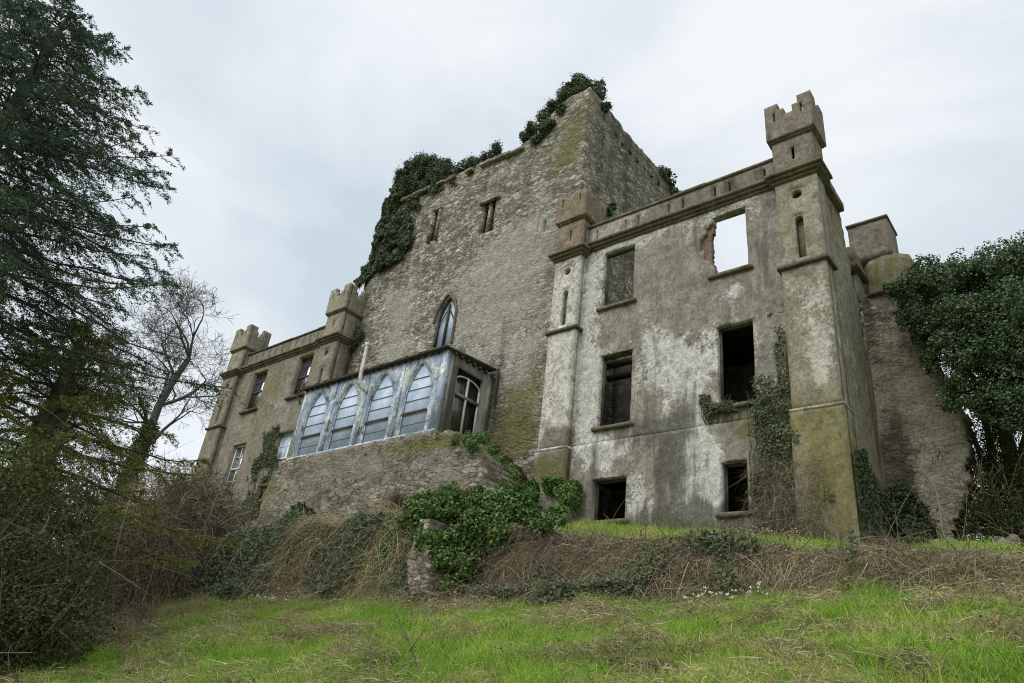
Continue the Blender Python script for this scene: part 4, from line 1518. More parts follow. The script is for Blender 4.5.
def ivy(name, label, cat, polys, leafmat='ivy', stems=5, seed=0, bare=0.0):
    """polys: list of dicts for ivy_wall (+ optional blobs)"""
    mbl, mbs = MB(), []
    base = None
    for k, pd in enumerate(polys):
        P, N_, T, W = ivy_wall(pd['poly'], pd['Y'], pd['n'], pd.get('thick', 0.35), pd.get('size', 0.11), seed + k * 31, pd.get('rag', 0.25), pd.get('tone', 0.4), pd.get('axis', 'y'))
        leaves(mbl, P, N_, pd.get('size', 0.11), T, rng=np.random.default_rng(seed + k))
        stems_on_wall(mbs, W, pd['Y'], stems, seed + k, axis=pd.get('axis', 'y'))
        if base is None:
            c = W.mean(0)
            zl = W.min(0)[1]
            base = (c[0], pd['Y'], zl) if pd.get('axis', 'y') == 'y' else (pd['Y'], c[0], zl)
    t = thing(name, label, cat, base)
    mbl.build('leaves', M[leafmat], t)
    for q in mbs:
        q.build('stem', M['bark'], t)
    return t


def blob_leaves(mb, centres, radii, n, size, seed, tone0=0.4, up=0.4, inner=0.35, aspect=1.0, spread=0.7):
    """leaves through a cluster of uneven clumps"""
    rng = np.random.default_rng(seed)
    C = np.asarray(centres, float)
    Rr = np.asarray(radii, float)
    if Rr.ndim == 1:
        Rr = np.stack([Rr, Rr, Rr * 0.8], 1)
    vol = Rr.prod(1) ** (2 / 3)
    k = rng.choice(len(C), n, p=vol / vol.sum())
    d = unit(rng.normal(0, 1, (n, 3)))
    ra = np.where(rng.random(n) < inner, rng.random(n) ** 0.4, 0.86 + 0.2 * rng.random(n))
    lump = 0.55 + 0.9 * fbm(d[:, 0] * 2.3 + k * 3.7, d[:, 1] * 2.3 + d[:, 2] * 1.9, seed, 4)
    P = C[k] + d * Rr[k] * (ra * lump)[:, None]
    rm = Rr.mean() * 1.1
    q = P / (rm * 1.3)
    P = P + rm * np.stack([fbm(q[:, 1] + q[:, 2], q[:, 0] - q[:, 2], seed + 1, 3) - 0.5, fbm(q[:, 0] + q[:, 2] + 9, q[:, 1], seed + 2, 3) - 0.5, fbm(q[:, 0] - q[:, 1], q[:, 2] + 5, seed + 3, 3) - 0.5], 1) * 1.5
    P = P + rng.normal(0, 1, (n, 3)) * (rng.random(n) ** 3)[:, None] * rm * 0.22
    tone = tone0 + rng.normal(0, 0.2, n) + (rng.random(len(C))[k] - 0.5) * 0.35
    leaves(mb, P, d + np.array([0, 0, up]), size, tone, aspect, spread, rng)


def px_blobs(lst, Y):
    """clumps given as (x, y, r_px, depth offset) on a plane Y -> centres, radii in metres"""
    C, Rr = [], []
    for (x, y, r, dy) in lst:
        c = at(x, y, Y)
        e = np.linalg.norm(c - EYE) / F_PX * 0.85
        c = c + np.array([0, dy, 0])
        C.append(c)
        Rr.append((r * e, min(r * e, 0.9), r * e))
    return C, Rr


def branches(mb, p, d, length, r, level, rng, spec, tips=None):
    """recursive bare branch: spec = dict(split, spread, shrink, droop, wiggle)"""
    n = max(3, int(5 - level * 0.5))
    pts, rad = [p], [r]
    q, dd = np.array(p, float), np.array(d, float)
    for k in range(n):
        dd = unit(dd + rng.normal(0, spec['wiggle'], 3) + np.array([0, 0, spec['lift']]))
        q = q + dd * length / n
        pts.append(q.copy())
        rad.append(r * (1 - 0.5 * (k + 1) / n))
    mb.tube(pts, np.maximum(rad, spec.get('rmin', 0.006)), 6 if level < 2 else (4 if level < 4 else 3))
    if tips is not None and level >= spec['levels'] - 2:
        tips.extend(pts[1:])
    if level >= spec['levels']:
        return
    kids = spec['split'][min(level, len(spec['split']) - 1)]
    for i in range(kids):
        t = rng.uniform(0.35, 1.0) if i else 1.0
        j = min(int(t * n), n)
        base = np.array(pts[j])
        nd = unit(dd + rng.normal(0, spec['spread'], 3) + np.array([0, 0, 0.1]))
        branches(mb, base, nd, length * rng.uniform(spec['shrink'] * 0.8, spec['shrink'] * 1.15), rad[j] * (0.82 if i == 0 else 0.62), level + 1, rng, spec, tips)


# ------------------------------------------------------------------ ivy on the masonry
C, Rr = px_blobs([(405, 172, 14, 0.3), (422, 163, 15, 0.4), (436, 168, 12, 0.4), (398, 184, 11, 0.3), (415, 184, 16, 0.2), (434, 180, 12, 0.2),
                  (448, 174, 9, 0.1), (460, 168, 8, 0.2), (472, 162, 8, 0.2), (484, 156, 7, 0.2), (494, 150, 6, 0.2)], TY)
mb = MB()
blob_leaves(mb, C, Rr, 55000, 0.07, 5, 0.45)
sm = []
for k, (poly, n, th) in enumerate((([(400, 196), (420, 200), (418, 222), (412, 244), (398, 262), (376, 276), (362, 290), (356, 284), (372, 258), (380, 225), (388, 200)], 34000, 0.5),
                                   ([(390, 190), (450, 178), (455, 186), (395, 205)], 5000, 0.4))):
    P, N_, T, W = ivy_wall(poly, TY, n, th, 0.1, 300 + k, 0.3, 0.45)
    leaves(mb, P, N_, 0.075, T, rng=np.random.default_rng(k))
    stems_on_wall(sm, W, TY, 6, k)
t = thing('tower_ivy', 'big dark ivy mound on the tower top left corner, trailing down its left edge', 'ivy', at(375, 285, TY))
mb.build('leaves', M['ivy'], t)
for q in sm:
    q.build('stem', M['bark'], t)
C, Rr = px_blobs([(575, 84, 13, 0.5), (563, 92, 13, 0.4), (553, 102, 12, 0.4), (585, 82, 9, 0.8), (545, 115, 10, 0.3), (548, 128, 9, 0.1), (533, 128, 9, 0.3), (526, 134, 8, 0.2), (538, 138, 8, 0.1), (590, 92, 6, 1.2), (560, 112, 9, 0.2)], TY)
mb = MB()
blob_leaves(mb, C, Rr, 42000, 0.068, 15, 0.45)
o = mb.build('tower_ivy', M['ivy'], base=at(550, 140, TY))
tag(o, 'rounded ivy clumps crowning the highest right corner of the tower', 'ivy')
C, Rr = px_blobs([(599, 203, 5, 0.6), (598, 212, 6, 0.6), (602, 196, 4, 0.7), (600, 219, 5, 0.6)], 17.0)
mb = MB()
blob_leaves(mb, C, Rr, 1600, 0.11, 16, 0.42)
o = mb.build('ivy_tuft', M['ivy_bright'], base=at(599, 224, 17.6))
tag(o, 'small ivy tuft behind the brown turret head in the middle', 'ivy')
C, Rr = px_blobs([(669, 177, 5, 5.6), (672, 182, 4, 6.2)], 17.2)
mb = MB()
blob_leaves(mb, [(-13.2, 23.4, 25.2), (-13.3, 24.0, 25.1), (-13.2, 24.4, 24.7)], [0.35, 0.45, 0.35], 1500, 0.13, 17, 0.4)
o = mb.build('ivy_tuft', M['ivy'], base=(-13.3, 23.9, 24.6))
tag(o, 'little ivy tuft at the far rear end of the tower top', 'ivy')
ivy('wall_ivy', 'sparse ivy on the tower wall beside the left wing turret, above the blue conservatory', 'ivy',
    [dict(poly=[(345, 325), (362, 322), (365, 335), (352, 355), (345, 372), (334, 376), (336, 360), (345, 340)], Y=TY - 0.05, n=6000, thick=0.5, size=0.095, tone=0.5)], 'ivy_dull', 4, 21)
ivy('wall_ivy', 'strip of ivy climbing between the two lower windows of the left wing', 'ivy',
    [dict(poly=[(268, 432), (282, 430), (277, 455), (268, 480), (260, 510), (250, 522), (242, 520), (246, 495), (256, 462)], Y=D, n=4600, thick=0.12, size=0.085, tone=0.55, rag=0.6)], 'ivy_dull', 5, 22)
ivy('wall_ivy', 'thick tangled ivy growing up the ruined wing beside its large corner turret', 'ivy',
    [dict(poly=[(752, 395), (770, 378), (782, 382), (790, 410), (797, 440), (800, 480), (822, 500), (835, 530), (800, 536), (755, 530), (752, 500), (762, 470), (756, 440), (748, 410)], Y=D - 0.12, n=5000, thick=0.45, size=0.06, tone=0.5, rag=0.6),
     dict(poly=[(702, 395), (712, 393), (716, 405), (752, 400), (752, 412), (716, 414), (712, 424), (703, 418)], Y=D - 0.02, n=900, thick=0.2, size=0.06, tone=0.45, rag=0.15),
     dict(poly=[(775, 330), (783, 325), (790, 390), (780, 395)], Y=D - 0.05, n=260, thick=0.12, size=0.07, tone=0.6, rag=0.12)], 'ivy_dull', 9, 23)
_t = [o for o in COL.objects if o.name.startswith('wall_ivy') and o.parent is None][-1]
_m = MB()
_r = np.random.default_rng(230)
_n = 2600
_p = np.array([at(a_, b_, D - 0.3) for a_, b_ in zip(_r.uniform(752, 828, _n), 535 - 75 * _r.random(_n) ** 1.4)])
_p[:, 1] += _r.uniform(-0.25, 0.2, _n)
ribbons(_m, _p, np.stack([_r.normal(0, 0.5, _n), _r.normal(-0.3, 0.4, _n), _r.uniform(-0.5, 1.0, _n)], 1), _r.uniform(0.15, 0.7, _n), _r.uniform(0.006, 0.012, _n), _r.uniform(0.2, 1.0, _n), _r.beta(1.6, 1.6, _n), 3, _r, 0.3)
_m.build('dead_stems', M['bramble'], _t)['kind'] = 'stuff'
ivy('wall_ivy', 'dark ivy strip at the foot of the side face of the corner turret', 'ivy',
    [dict(poly=[(853, 450), (862, 452), (880, 490), (886, 536), (862, 536), (855, 490)], Y=-4.2, n=3300, thick=0.12, size=0.06, tone=0.3, axis='x', rag=0.15)], 'ivy', 4, 24)
C, Rr = px_blobs([(900, 505, 16, 0), (890, 520, 14, 0), (912, 520, 16, 0.2), (905, 532, 16, 0), (928, 530, 10, 0.2), (895, 492, 9, 0.2)], 19.0)
mb = MB()
blob_leaves(mb, C, Rr, 12000, 0.065, 25, 0.28)
o = mb.build('laurel_bush', M['ivy'], base=(at(905, 540, 19.0)[0], 19.0, 5.9))
tag(o, 'dark glossy bush at the foot of the broken stone wall', 'bush')
mb = MB()
blob_leaves(mb, *px_blobs([(466, 437, 7, 0.1), (478, 437, 7, 0.2), (488, 446, 6, 0.3), (495, 455, 6, 0.3), (500, 463, 5, 0.4), (455, 440, 6, 0.1), (472, 445, 7, 0), (505, 470, 5, 0.4)], 14.55), 5200, 0.045, 26, 0.6)
blob_leaves(mb, *px_blobs([(380, 450, 5, 0.1), (395, 448, 5, 0.1), (410, 446, 6, 0.1), (425, 440, 5, 0.1), (365, 453, 4, 0.1), (437, 436, 5, 0.1)], 14.6), 1800, 0.04, 27, 0.75)
o = mb.build('moss_cushion', M['ivy_bright'], base=at(470, 440, 14.6))
tag(o, 'bright green moss and weeds along the top edge of the terrace wall', 'moss')

# ------------------------------------------------------------------ vegetation on the bank
def bank_point(x, y):
    return gz(x, y)


rng = np.random.default_rng(101)
# dead bramble mat: drooping brown stems hanging over the bank
n = 60000
x = rng.uniform(-10.6, 1.5, n)
yy = rng.uniform(9.2, 11.3, n)
dens = np.interp(x, [-9.6, -8.6, -4.2, -3.2, 0, 1.5], [0.4, 1, 1, 0.8, 0.8, 0.8]) * np.interp(yy, [9.2, 9.5, 10.7, 11.3], [0.5, 1, 1, 0.1])
k = rng.random(n) < dens * np.clip((fbm(x * 0.8, yy * 0.8, 77, 3) - 0.25) * 3.5, 0.15, 1)
x, yy = x[k], yy[k]
n = len(x)
hh = (fbm(x * 1.3, yy * 1.3, 78, 3) * 0.55) * np.interp(x, [-10, -8, -4, -3], [1.0, 0.75, 0.55, 0.3])
P = np.stack([x, yy, gz(x, yy) + hh * rng.random(n)], 1)
dr = np.stack([rng.normal(0, 0.9, n), -0.5 + rng.normal(0, 0.7, n), rng.normal(0.1, 0.6, n)], 1)
mb = MB()
ribbons(mb, P, dr, 0.12 + 0.75 * rng.random(n) ** 2.5, 0.004 + 0.012 * rng.random(n) ** 2, rng.uniform(0.1, 1.3, n), rng.beta(1.4, 1.5, n) + 0.25 * (fbm(x * 1.1, yy * 1.1, 79, 3) - 0.5), 4, rng, 0.3)
m2 = 9000
x2 = rng.uniform(-10.4, -3.0, m2)
y2 = rng.uniform(9.3, 10.5, m2)
k = fbm(x2 * 1.6, y2 * 1.6, 85, 3) > 0.5
x2, y2 = x2[k], y2[k]
leaves(mb, np.stack([x2, y2, gz(x2, y2) + 0.1 + rng.random(len(x2)) * 0.3], 1), np.tile([0., -1., 0.4], (len(x2), 1)), 0.03, rng.uniform(0, 0.8, len(x2)), rng=rng)
o = mb.build('dead_bramble', M['bramble'], base=(-6, 10.2, 4))
tag(o, 'brown mat of dead bramble stems hanging over the bank below the ruined wing', 'brambles', kind='stuff')

mb = MB()
n = 26000
x = rng.uniform(-9.8, -2.6, n)
yy = rng.uniform(9.25, 9.95, n)
k = fbm(x * 1.2, yy * 0.9, 191, 4) + rng.normal(0, 0.03, n) > 0.56
x, yy = x[k], yy[k]
leaves(mb, np.stack([x, yy - 0.1, gz(x, yy) + 0.08 + 0.25 * rng.random(len(x))], 1), np.tile([0., -1., 0.6], (len(x), 1)), 0.05, rng.normal(0.45, 0.2, len(x)), rng=rng)
o = mb.build('bank_weeds', M['ivy_dull'], base=(-6, 10.2, 4))
tag(o, 'green leaves mixed through the dead brambles on the right half of the bank', 'weeds', kind='stuff')

# left half of the bank: hanging ivy and dry stems
n = 70000
x = rng.uniform(-23.5, -9.8, n)
yy = rng.uniform(9.25, 11.4, n)
lump = fbm(x * 1.1, yy * 0.6, 90, 4)
k = (rng.random(n) < np.interp(yy, [9.3, 9.6, 10.9, 11.4], [0.7, 1, 1, 0.15])) & (fbm(x * 0.8, yy * 0.35, 95, 4) + rng.normal(0, 0.03, n) > 0.385)
x, yy, lump = x[k], yy[k], lump[k]
n = len(x)
P = np.stack([x, yy - 0.5 * np.clip(lump - 0.3, 0, 1), gz(x, yy) + np.clip(lump - 0.25, 0, 1) * 1.1 * rng.random(n)], 1)
mb = MB()
leaves(mb, P, np.tile([0.2, -1., 0.5], (n, 1)), 0.07, 0.52 + 0.5 * (lump - 0.5) + 0.25 * (yy - 10.2) + rng.normal(0, 0.18, n), rng=rng)
o = mb.build('bank_ivy', M['ivy'], base=(-17, 10.2, 4))
tag(o, 'ivy hanging down the left half of the bank under the terrace', 'ivy', kind='stuff')
mb = MB()
n = 44000
x = rng.uniform(-23.5, -9.0, n)
yy = rng.uniform(9.2, 12.2, n)
k = rng.random(n) < np.clip((fbm(x * 0.8, yy * 0.5, 97, 4) - 0.30) * 5, 0.1, 1)
x, yy = x[k], yy[k]
n = len(x)
P = np.stack([x, yy, gz(x, yy) + 0.5 * rng.random(n) * fbm(x, yy, 98, 2)], 1)
ribbons(mb, P, np.stack([rng.normal(0, 0.5, n), -0.4 + rng.normal(0, 0.5, n), rng.uniform(-0.7, 0.9, n)], 1), rng.uniform(0.15, 0.55, n), rng.uniform(0.007, 0.014, n), rng.uniform(0.3, 1.2, n), rng.beta(2, 1.6, n) + 0.1 + 0.3 * (fbm(x * 1.2, yy * 1.2, 99, 3) - 0.5), 3, rng, 0.35)
o = mb.build('dry_stems', M['straw'], base=(-17, 10.2, 4))
tag(o, 'dry pale stems trailing among the ivy on the left half of the bank', 'dead stems', kind='stuff')

# big bright ivy bush at the middle of the bank
C, Rr = px_blobs([(420, 520, 22, 0), (405, 535, 14, -0.1), (445, 508, 20, 0.1), (470, 505, 20, 0.2), (495, 500, 20, 0.2), (515, 510, 16, 0.2), (480, 530, 22, -0.1), (500, 535, 18, 0),
                  (460, 545, 18, -0.15), (452, 575, 14, -0.1), (475, 560, 16, -0.1), (470, 585, 12, -0.1), (402, 560, 10, -0.1), (530, 520, 14, 0.3), (545, 507, 10, 0.5), (415, 500, 14, 0.3), (455, 562, 15, -0.3), (482, 572, 14, -0.3), (398, 556, 11, -0.3), (400, 578, 9, -0.4), (440, 545, 14, -0.3), (468, 590, 10, -0.4), (440, 492, 14, 0.4), (425, 540, 12, -0.1), (500, 490, 12, 0.4)], 9.9)
mb = MB()
blob_leaves(mb, C, Rr, 42000, 0.058, 33, 0.45, up=0.5)
t = thing('ivy_bush', 'big bright green ivy bush spilling over the middle of the bank', 'ivy', (at(470, 595, 10.0)[0], 10.0, 3.4))
mb.build('leaves', M['ivy_bright'], t)
sm = MB()
n = 380
P = np.array([at(a_, b_, 9.9) for a_, b_ in zip(rng.uniform(425, 545, n), rng.uniform(520, 585, n))])
ribbons(sm, P, np.stack([rng.normal(0, 0.35, n), rng.normal(-0.5, 0.3, n), rng.uniform(-0.6, 0.4, n)], 1), rng.uniform(0.2, 0.75, n), rng.uniform(0.005, 0.012, n), rng.uniform(0.3, 1.2, n), rng.uniform(0.1, 0.8, n), 4, rng, 0.4)
sm.build('stems', M['bramble'], t)
# weeds by the foot of the middle turret
C, Rr = px_blobs([(560, 490, 14, 0.4), (545, 480, 10, 0.4), (530, 490, 10, 0.2)], 15.6)
mb = MB()
blob_leaves(mb, C, Rr, 11000, 0.055, 34, 0.55)
o = mb.build('weed_patch', M['ivy_bright'], base=(at(560, 500, 15.6)[0], 15.6, 6.5))
tag(o, 'low green weeds at the mossy foot of the pale middle turret', 'weeds')
# tufts under the terrace wall
for (xp, yp, r, lab, ng, mm_, sd) in ((400, 495, 8, 'small brown dead shrub against the foot of the terrace wall', 1300, 'bramble', 61), (300, 512, 8, 'low dark weed tuft at the lower left foot of the terrace wall', 1300, 'ivy', 62)):
    C, Rr = px_blobs([(xp, yp, r, 0), (xp + r, yp + 3, r * 0.8, 0), (xp - r, yp + 4, r * 0.7, 0)], 14.2)
    mb = MB()
    if mm_ == 'bramble':
        c = np.array(C[0])
        m_ = 500
        ribbons(mb, c + rng.normal(0, 0.12, (m_, 3)) - np.array([0, 0, 0.3]), rng.normal(0, 0.6, (m_, 3)) + np.array([0, -0.3, 0.8]), rng.uniform(0.3, 0.7, m_), 0.012, 0.3, rng.uniform(0, 0.6, m_), 3, rng)
    else:
        blob_leaves(mb, C, Rr, ng, 0.10, sd, 0.4)
    o = mb.build('weed_tuft', M[mm_], base=(C[0][0], 14.2, float(gz(C[0][0], 14.2))))
    tag(o, lab, 'weeds')

# ------------------------------------------------------------------ lawn
rng = np.random.default_rng(202)


def grass_patch(n, xr, yr, hmin, hmax, wid, straw_bias=0.0, dens=None):
    x = rng.uniform(*xr, n)
    y = rng.uniform(*yr, n)
    if dens is not None:
        k = rng.random(n) < dens(x, y)
        x, y = x[k], y[k]
    n = len(x)
    pn = fbm(x * 0.9, y * 1.3, 41, 4)
    tone = np.where(rng.random(n) < np.clip((pn - 0.52 + straw_bias) * 6, 0.04, 0.75), rng.uniform(0.62, 1.0, n), rng.uniform(0.05, 0.66, n) + 0.8 * (fbm(x * 0.8, y * 1.1, 44, 4) - 0.5))
    h = rng.uniform(hmin, hmax, n) * np.clip(2.6 * (fbm(x * 1.9, y * 2.2, 42, 4) - 0.22), 0.25, 2.0)
    P = np.stack([x, y, gz(x, y) - 0.01], 1)
    d = np.stack([rng.normal(0, 0.45, n), rng.normal(-0.1, 0.45, n), np.ones(n)], 1)
    return P, d, h, rng.uniform(wid * 0.7, wid * 1.3, n), tone


mb = MB()
for args in ((150000, (-13, 3.5), (4.0, 9.6), 0.07, 0.20, 0.008), (70000, (-27, -10), (2.5, 9.6), 0.08, 0.22, 0.012), (20000, (-14, 4), (1.2, 4.2), 0.07, 0.18, 0.009)):
    P, d, h, w, tone = grass_patch(*args)
    ribbons(mb, P, d, h, w, rng.uniform(0.1, 0.7, len(P)), tone, 2, rng, 0.2)
P, d, h, w, tone = grass_patch(60000, (-12.5, 2.5), (10.6, 16.4), 0.08, 0.24, 0.012, -0.06)
ribbons(mb, P, d, h, w, 0.3, tone, 2, rng, 0.2)
P, d, h, w, tone = grass_patch(22000, (-33, -12), (11.0, 14.6), 0.12, 0.35, 0.02, 0.22)
ribbons(mb, P, d, h, w, 0.5, tone, 2, rng, 0.2)
nt_ = 4200
tx, ty = rng.uniform(-16, 3, nt_), rng.uniform(3.6, 9.6, nt_)
k = rng.random(nt_) < np.clip((fbm(tx * 0.7, ty * 0.9, 141, 3) - 0.35) * 4, 0.05, 1)
tx, ty = tx[k], ty[k]
nb_ = 26
cx_ = np.repeat(tx, nb_) + rng.normal(0, 0.045, len(tx) * nb_)
cy_ = np.repeat(ty, nb_) + rng.normal(0, 0.045, len(tx) * nb_)
ht_ = np.repeat(rng.uniform(0.10, 0.30, len(tx)), nb_) * rng.uniform(0.5, 1.2, len(cx_))
tn_ = np.repeat(rng.uniform(0.1, 0.62, len(tx)), nb_) + rng.normal(0, 0.1, len(cx_))
P = np.stack([cx_, cy_, gz(cx_, cy_) - 0.01], 1)
d = np.stack([(cx_ - np.repeat(tx, nb_)) * 9 + rng.normal(0, 0.2, len(cx_)), (cy_ - np.repeat(ty, nb_)) * 9 + rng.normal(0, 0.2, len(cx_)), np.ones(len(cx_))], 1)
ribbons(mb, P, d, ht_, 0.008, rng.uniform(0.2, 0.8, len(P)), tn_, 3, rng, 0.2)
o = mb.build('grass', M['grass'], base=(-6, 7, 2.4))
tag(o, 'rough green grass covering the slope and the strip below the walls', 'grass', kind='stuff')

# flattened dead grass
mb = MB()
n = 70000
x = rng.uniform(-24, 3, n)
y = rng.uniform(3.0, 9.7, n)
pn = fbm(x * 0.8, y * 1.5, 51, 4)
k = rng.random(n) < np.clip((pn - 0.535) * 7, 0, 1)
x, y = x[k], y[k]
n = len(x)
P = np.stack([x, y, gz(x, y) + rng.random(n) * 0.2 * np.clip((pn[k] - 0.5) * 5, 0, 1)], 1)
ribbons(mb, P, np.stack([rng.normal(0, 1, n), rng.normal(-0.3, 0.7, n), rng.uniform(-0.05, 0.45, n)], 1), rng.uniform(0.07, 0.24, n), rng.uniform(0.004, 0.009, n), rng.uniform(0.2, 0.7, n), rng.beta(2.2, 1.7, n), 3, rng, 0.35)
nt_ = 460
tx, ty = rng.uniform(-20, 3, nt_), rng.uniform(3.6, 9.4, nt_)
k = rng.random(nt_) < np.clip((fbm(tx * 0.6, ty * 0.9, 151, 3) - 0.42) * 6, 0.03, 1)
tx, ty = tx[k], ty[k]
nb_ = 150
sp_ = np.repeat(rng.uniform(0.08, 0.26, len(tx)), nb_)
cx_ = np.repeat(tx, nb_) + rng.normal(0, 1, len(sp_)) * sp_ * 1.4
cy_ = np.repeat(ty, nb_) + rng.normal(0, 1, len(sp_)) * sp_ * 0.8
P = np.stack([cx_, cy_, gz(cx_, cy_) + rng.random(len(sp_)) * sp_ * 0.9], 1)
ribbons(mb, P, np.stack([rng.normal(0, 0.8, len(sp_)), rng.normal(-0.2, 0.6, len(sp_)), rng.uniform(-0.1, 0.8, len(sp_))], 1), rng.uniform(0.07, 0.22, len(sp_)), rng.uniform(0.004, 0.010, len(sp_)), rng.uniform(0.4, 1.2, len(sp_)), np.repeat(rng.uniform(0.05, 0.7, len(tx)), nb_) + rng.normal(0, 0.2, len(sp_)), 3, rng, 0.35)


def ground_hit(x, y):
    """where the line of sight of a photo point meets the ground"""
    d = ray(x, y)
    d = d / math.hypot(d[0], d[1])
    r = np.arange(4.0, 30.0, 0.05)
    Q = EYE + d * r[:, None]
    k = np.argmax(Q[:, 2] < gz(Q[:, 0], Q[:, 1]))
    return Q[k]


heaps = [ground_hit(a_, b_) for a_, b_ in ((215, 640), (245, 632), (280, 626), (310, 640), (480, 612), (455, 634), (590, 612), (548, 626), (640, 640), (720, 652), (790, 655), (860, 640), (940, 612), (690, 620), (1000, 640), (905, 668), (560, 668), (350, 660), (400, 610), (170, 610), (140, 650), (760, 625), (820, 606), (655, 672))]
for hp_ in heaps:
    nb_ = 800
    sz_ = rng.uniform(0.16, 0.34) * np.linalg.norm(hp_[:2]) / 8.5
    a_ = rng.normal(0, 1, (nb_, 2)) * np.array([1.5, 0.7]) * sz_
    cx_, cy_ = hp_[0] + a_[:, 0], hp_[1] + a_[:, 1]
    hh_ = np.exp(-(a_[:, 0] / (1.6 * sz_)) ** 2 - (a_[:, 1] / (0.8 * sz_)) ** 2) * sz_ * 0.75 * (0.4 + 1.2 * fbm(cx_ * 4, cy_ * 4, 171, 2))
    P = np.stack([cx_, cy_, gz(cx_, cy_) + hh_ * rng.random(nb_) ** 0.5], 1)
    ribbons(mb, P, np.stack([rng.normal(0, 0.9, nb_), rng.normal(-0.2, 0.7, nb_), rng.uniform(-0.3, 0.7, nb_)], 1), rng.uniform(0.06, 0.2, nb_), rng.uniform(0.004, 0.010, nb_), rng.uniform(0.3, 1.2, nb_), rng.beta(1.5, 2.0, nb_) + rng.uniform(-0.1, 0.15), 3, rng, 0.4)
n = 17000
x = rng.uniform(-9.5, 2, n)
y = 10.2 + 0.25 * np.sin(x * 0.6) + 0.12 * np.sin(x * 1.9 + 1) + rng.normal(0, 0.17, n) + 0.3 * (fbm(x * 1.5, x * 0, 181, 3) - 0.5)
P = np.stack([x, y, gz(x, y) + rng.random(n) * 0.06], 1)
ribbons(mb, P, np.stack([rng.normal(0, 0.6, n), rng.normal(-0.7, 0.5, n), rng.uniform(-0.5, 0.3, n)], 1), rng.uniform(0.2, 0.55, n), rng.uniform(0.005, 0.010, n), rng.uniform(0.6, 1.6, n), rng.beta(2.0, 1.7, n), 3, rng, 0.3)
o = mb.build('dead_grass', M['straw'], base=(-6, 7, 2.4))
tag(o, 'straw coloured flattened dead grass lying in patches on the slope', 'dead grass', kind='stuff')

mb = MB()
nt_ = 200
tx, ty = rng.uniform(-18, 3, nt_), rng.uniform(3.6, 9.6, nt_)
k = rng.random(nt_) < np.clip((fbm(tx * 0.5, ty * 0.8, 161, 3) - 0.38) * 5, 0.05, 1)
tx, ty = tx[k], ty[k]
nb_ = 34
sp_ = np.repeat(rng.uniform(0.05, 0.16, len(tx)), nb_)
cx_ = np.repeat(tx, nb_) + rng.normal(0, 1, len(sp_)) * sp_
cy_ = np.repeat(ty, nb_) + rng.normal(0, 1, len(sp_)) * sp_
leaves(mb, np.stack([cx_, cy_, gz(cx_, cy_) + 0.03 + rng.random(len(sp_)) * sp_ * 1.1], 1), np.tile([0., -0.3, 1.0], (len(sp_), 1)), 0.03, rng.normal(0.6, 0.2, len(sp_)), rng=rng)
o = mb.build('lawn_weeds', M['ivy_dull'], base=(-6, 7, 2.4))
tag(o, 'dark broad leaved weeds dotted through the grass', 'weeds', kind='stuff')

# snowdrops
for (xp0, xp1, Yc, yp, lab, n, sd) in ((655, 770, 9.2, 593, 'white snowdrops flowering at the foot of the bank on the right', 42, 5), (225, 300, 9.0, 602, 'white snowdrops flowering at the foot of the bank on the far left', 40, 6)):
    r = np.random.default_rng(sd)
    xa, xb = at(xp0, yp, Yc)[0], at(xp1, yp, Yc)[0]
    pm = MB()
    P0 = np.stack([xa + (xb - xa) * r.beta(2.0, 1.5, n), Yc + r.normal(0, 0.12, n)], 1)
    P0[:, 0] += r.normal(0, 0.1, n)
    zz = gz(P0[:, 0], P0[:, 1])
    ht = r.uniform(0.10, 0.2, n)
    P3 = np.column_stack([P0, zz])
    ribbons(pm, P3, np.column_stack([r.normal(0, .2, (n, 2)), np.ones(n)]), ht, 0.006, 0.1, r.uniform(0.1, 0.5, n), 2, r)
    n_st = sum(len(q) for q in pm.tot)
    for k in range(3):
        a = 2 * math.pi * k / 3
        leaves(pm, P3 + np.column_stack([0.01 * math.cos(a) + r.normal(0, .02, n), 0.01 * math.sin(a) + r.normal(0, .02, n), ht - 0.02]), np.tile([math.cos(a), math.sin(a), 0.2], (n, 1)), 0.032, np.ones(n), 0.8, 0.3, r)
    mi_ = np.concatenate(pm.mi)
    mi_[n_st:] = 1
    pm.mi = [mi_]
    o = pm.build('snowdrops', [M['grass'], M['petal']], base=((xa + xb) / 2, Yc, float(gz((xa + xb) / 2, Yc))))
    tag(o, lab, 'flowers', kind='stuff')

# thin saplings
def sapling(name, label, base, paths, mat, cat='sapling'):
    m_ = MB()
    for pts, r0, r1 in paths:
        m_.tube(pts, np.linspace(r0, r1, len(pts)), 5)
    o = m_.build(name, M[mat], base=base)
    tag(o, label, cat)


def lerp_pts(a, b, n, amp, seed):
    r = np.random.default_rng(seed)
    a, b = np.array(a), np.array(b)
    return [a + (b - a) * t + r.normal(0, amp, 3) * math.sin(math.pi * t) for t in np.linspace(0, 1, n)]


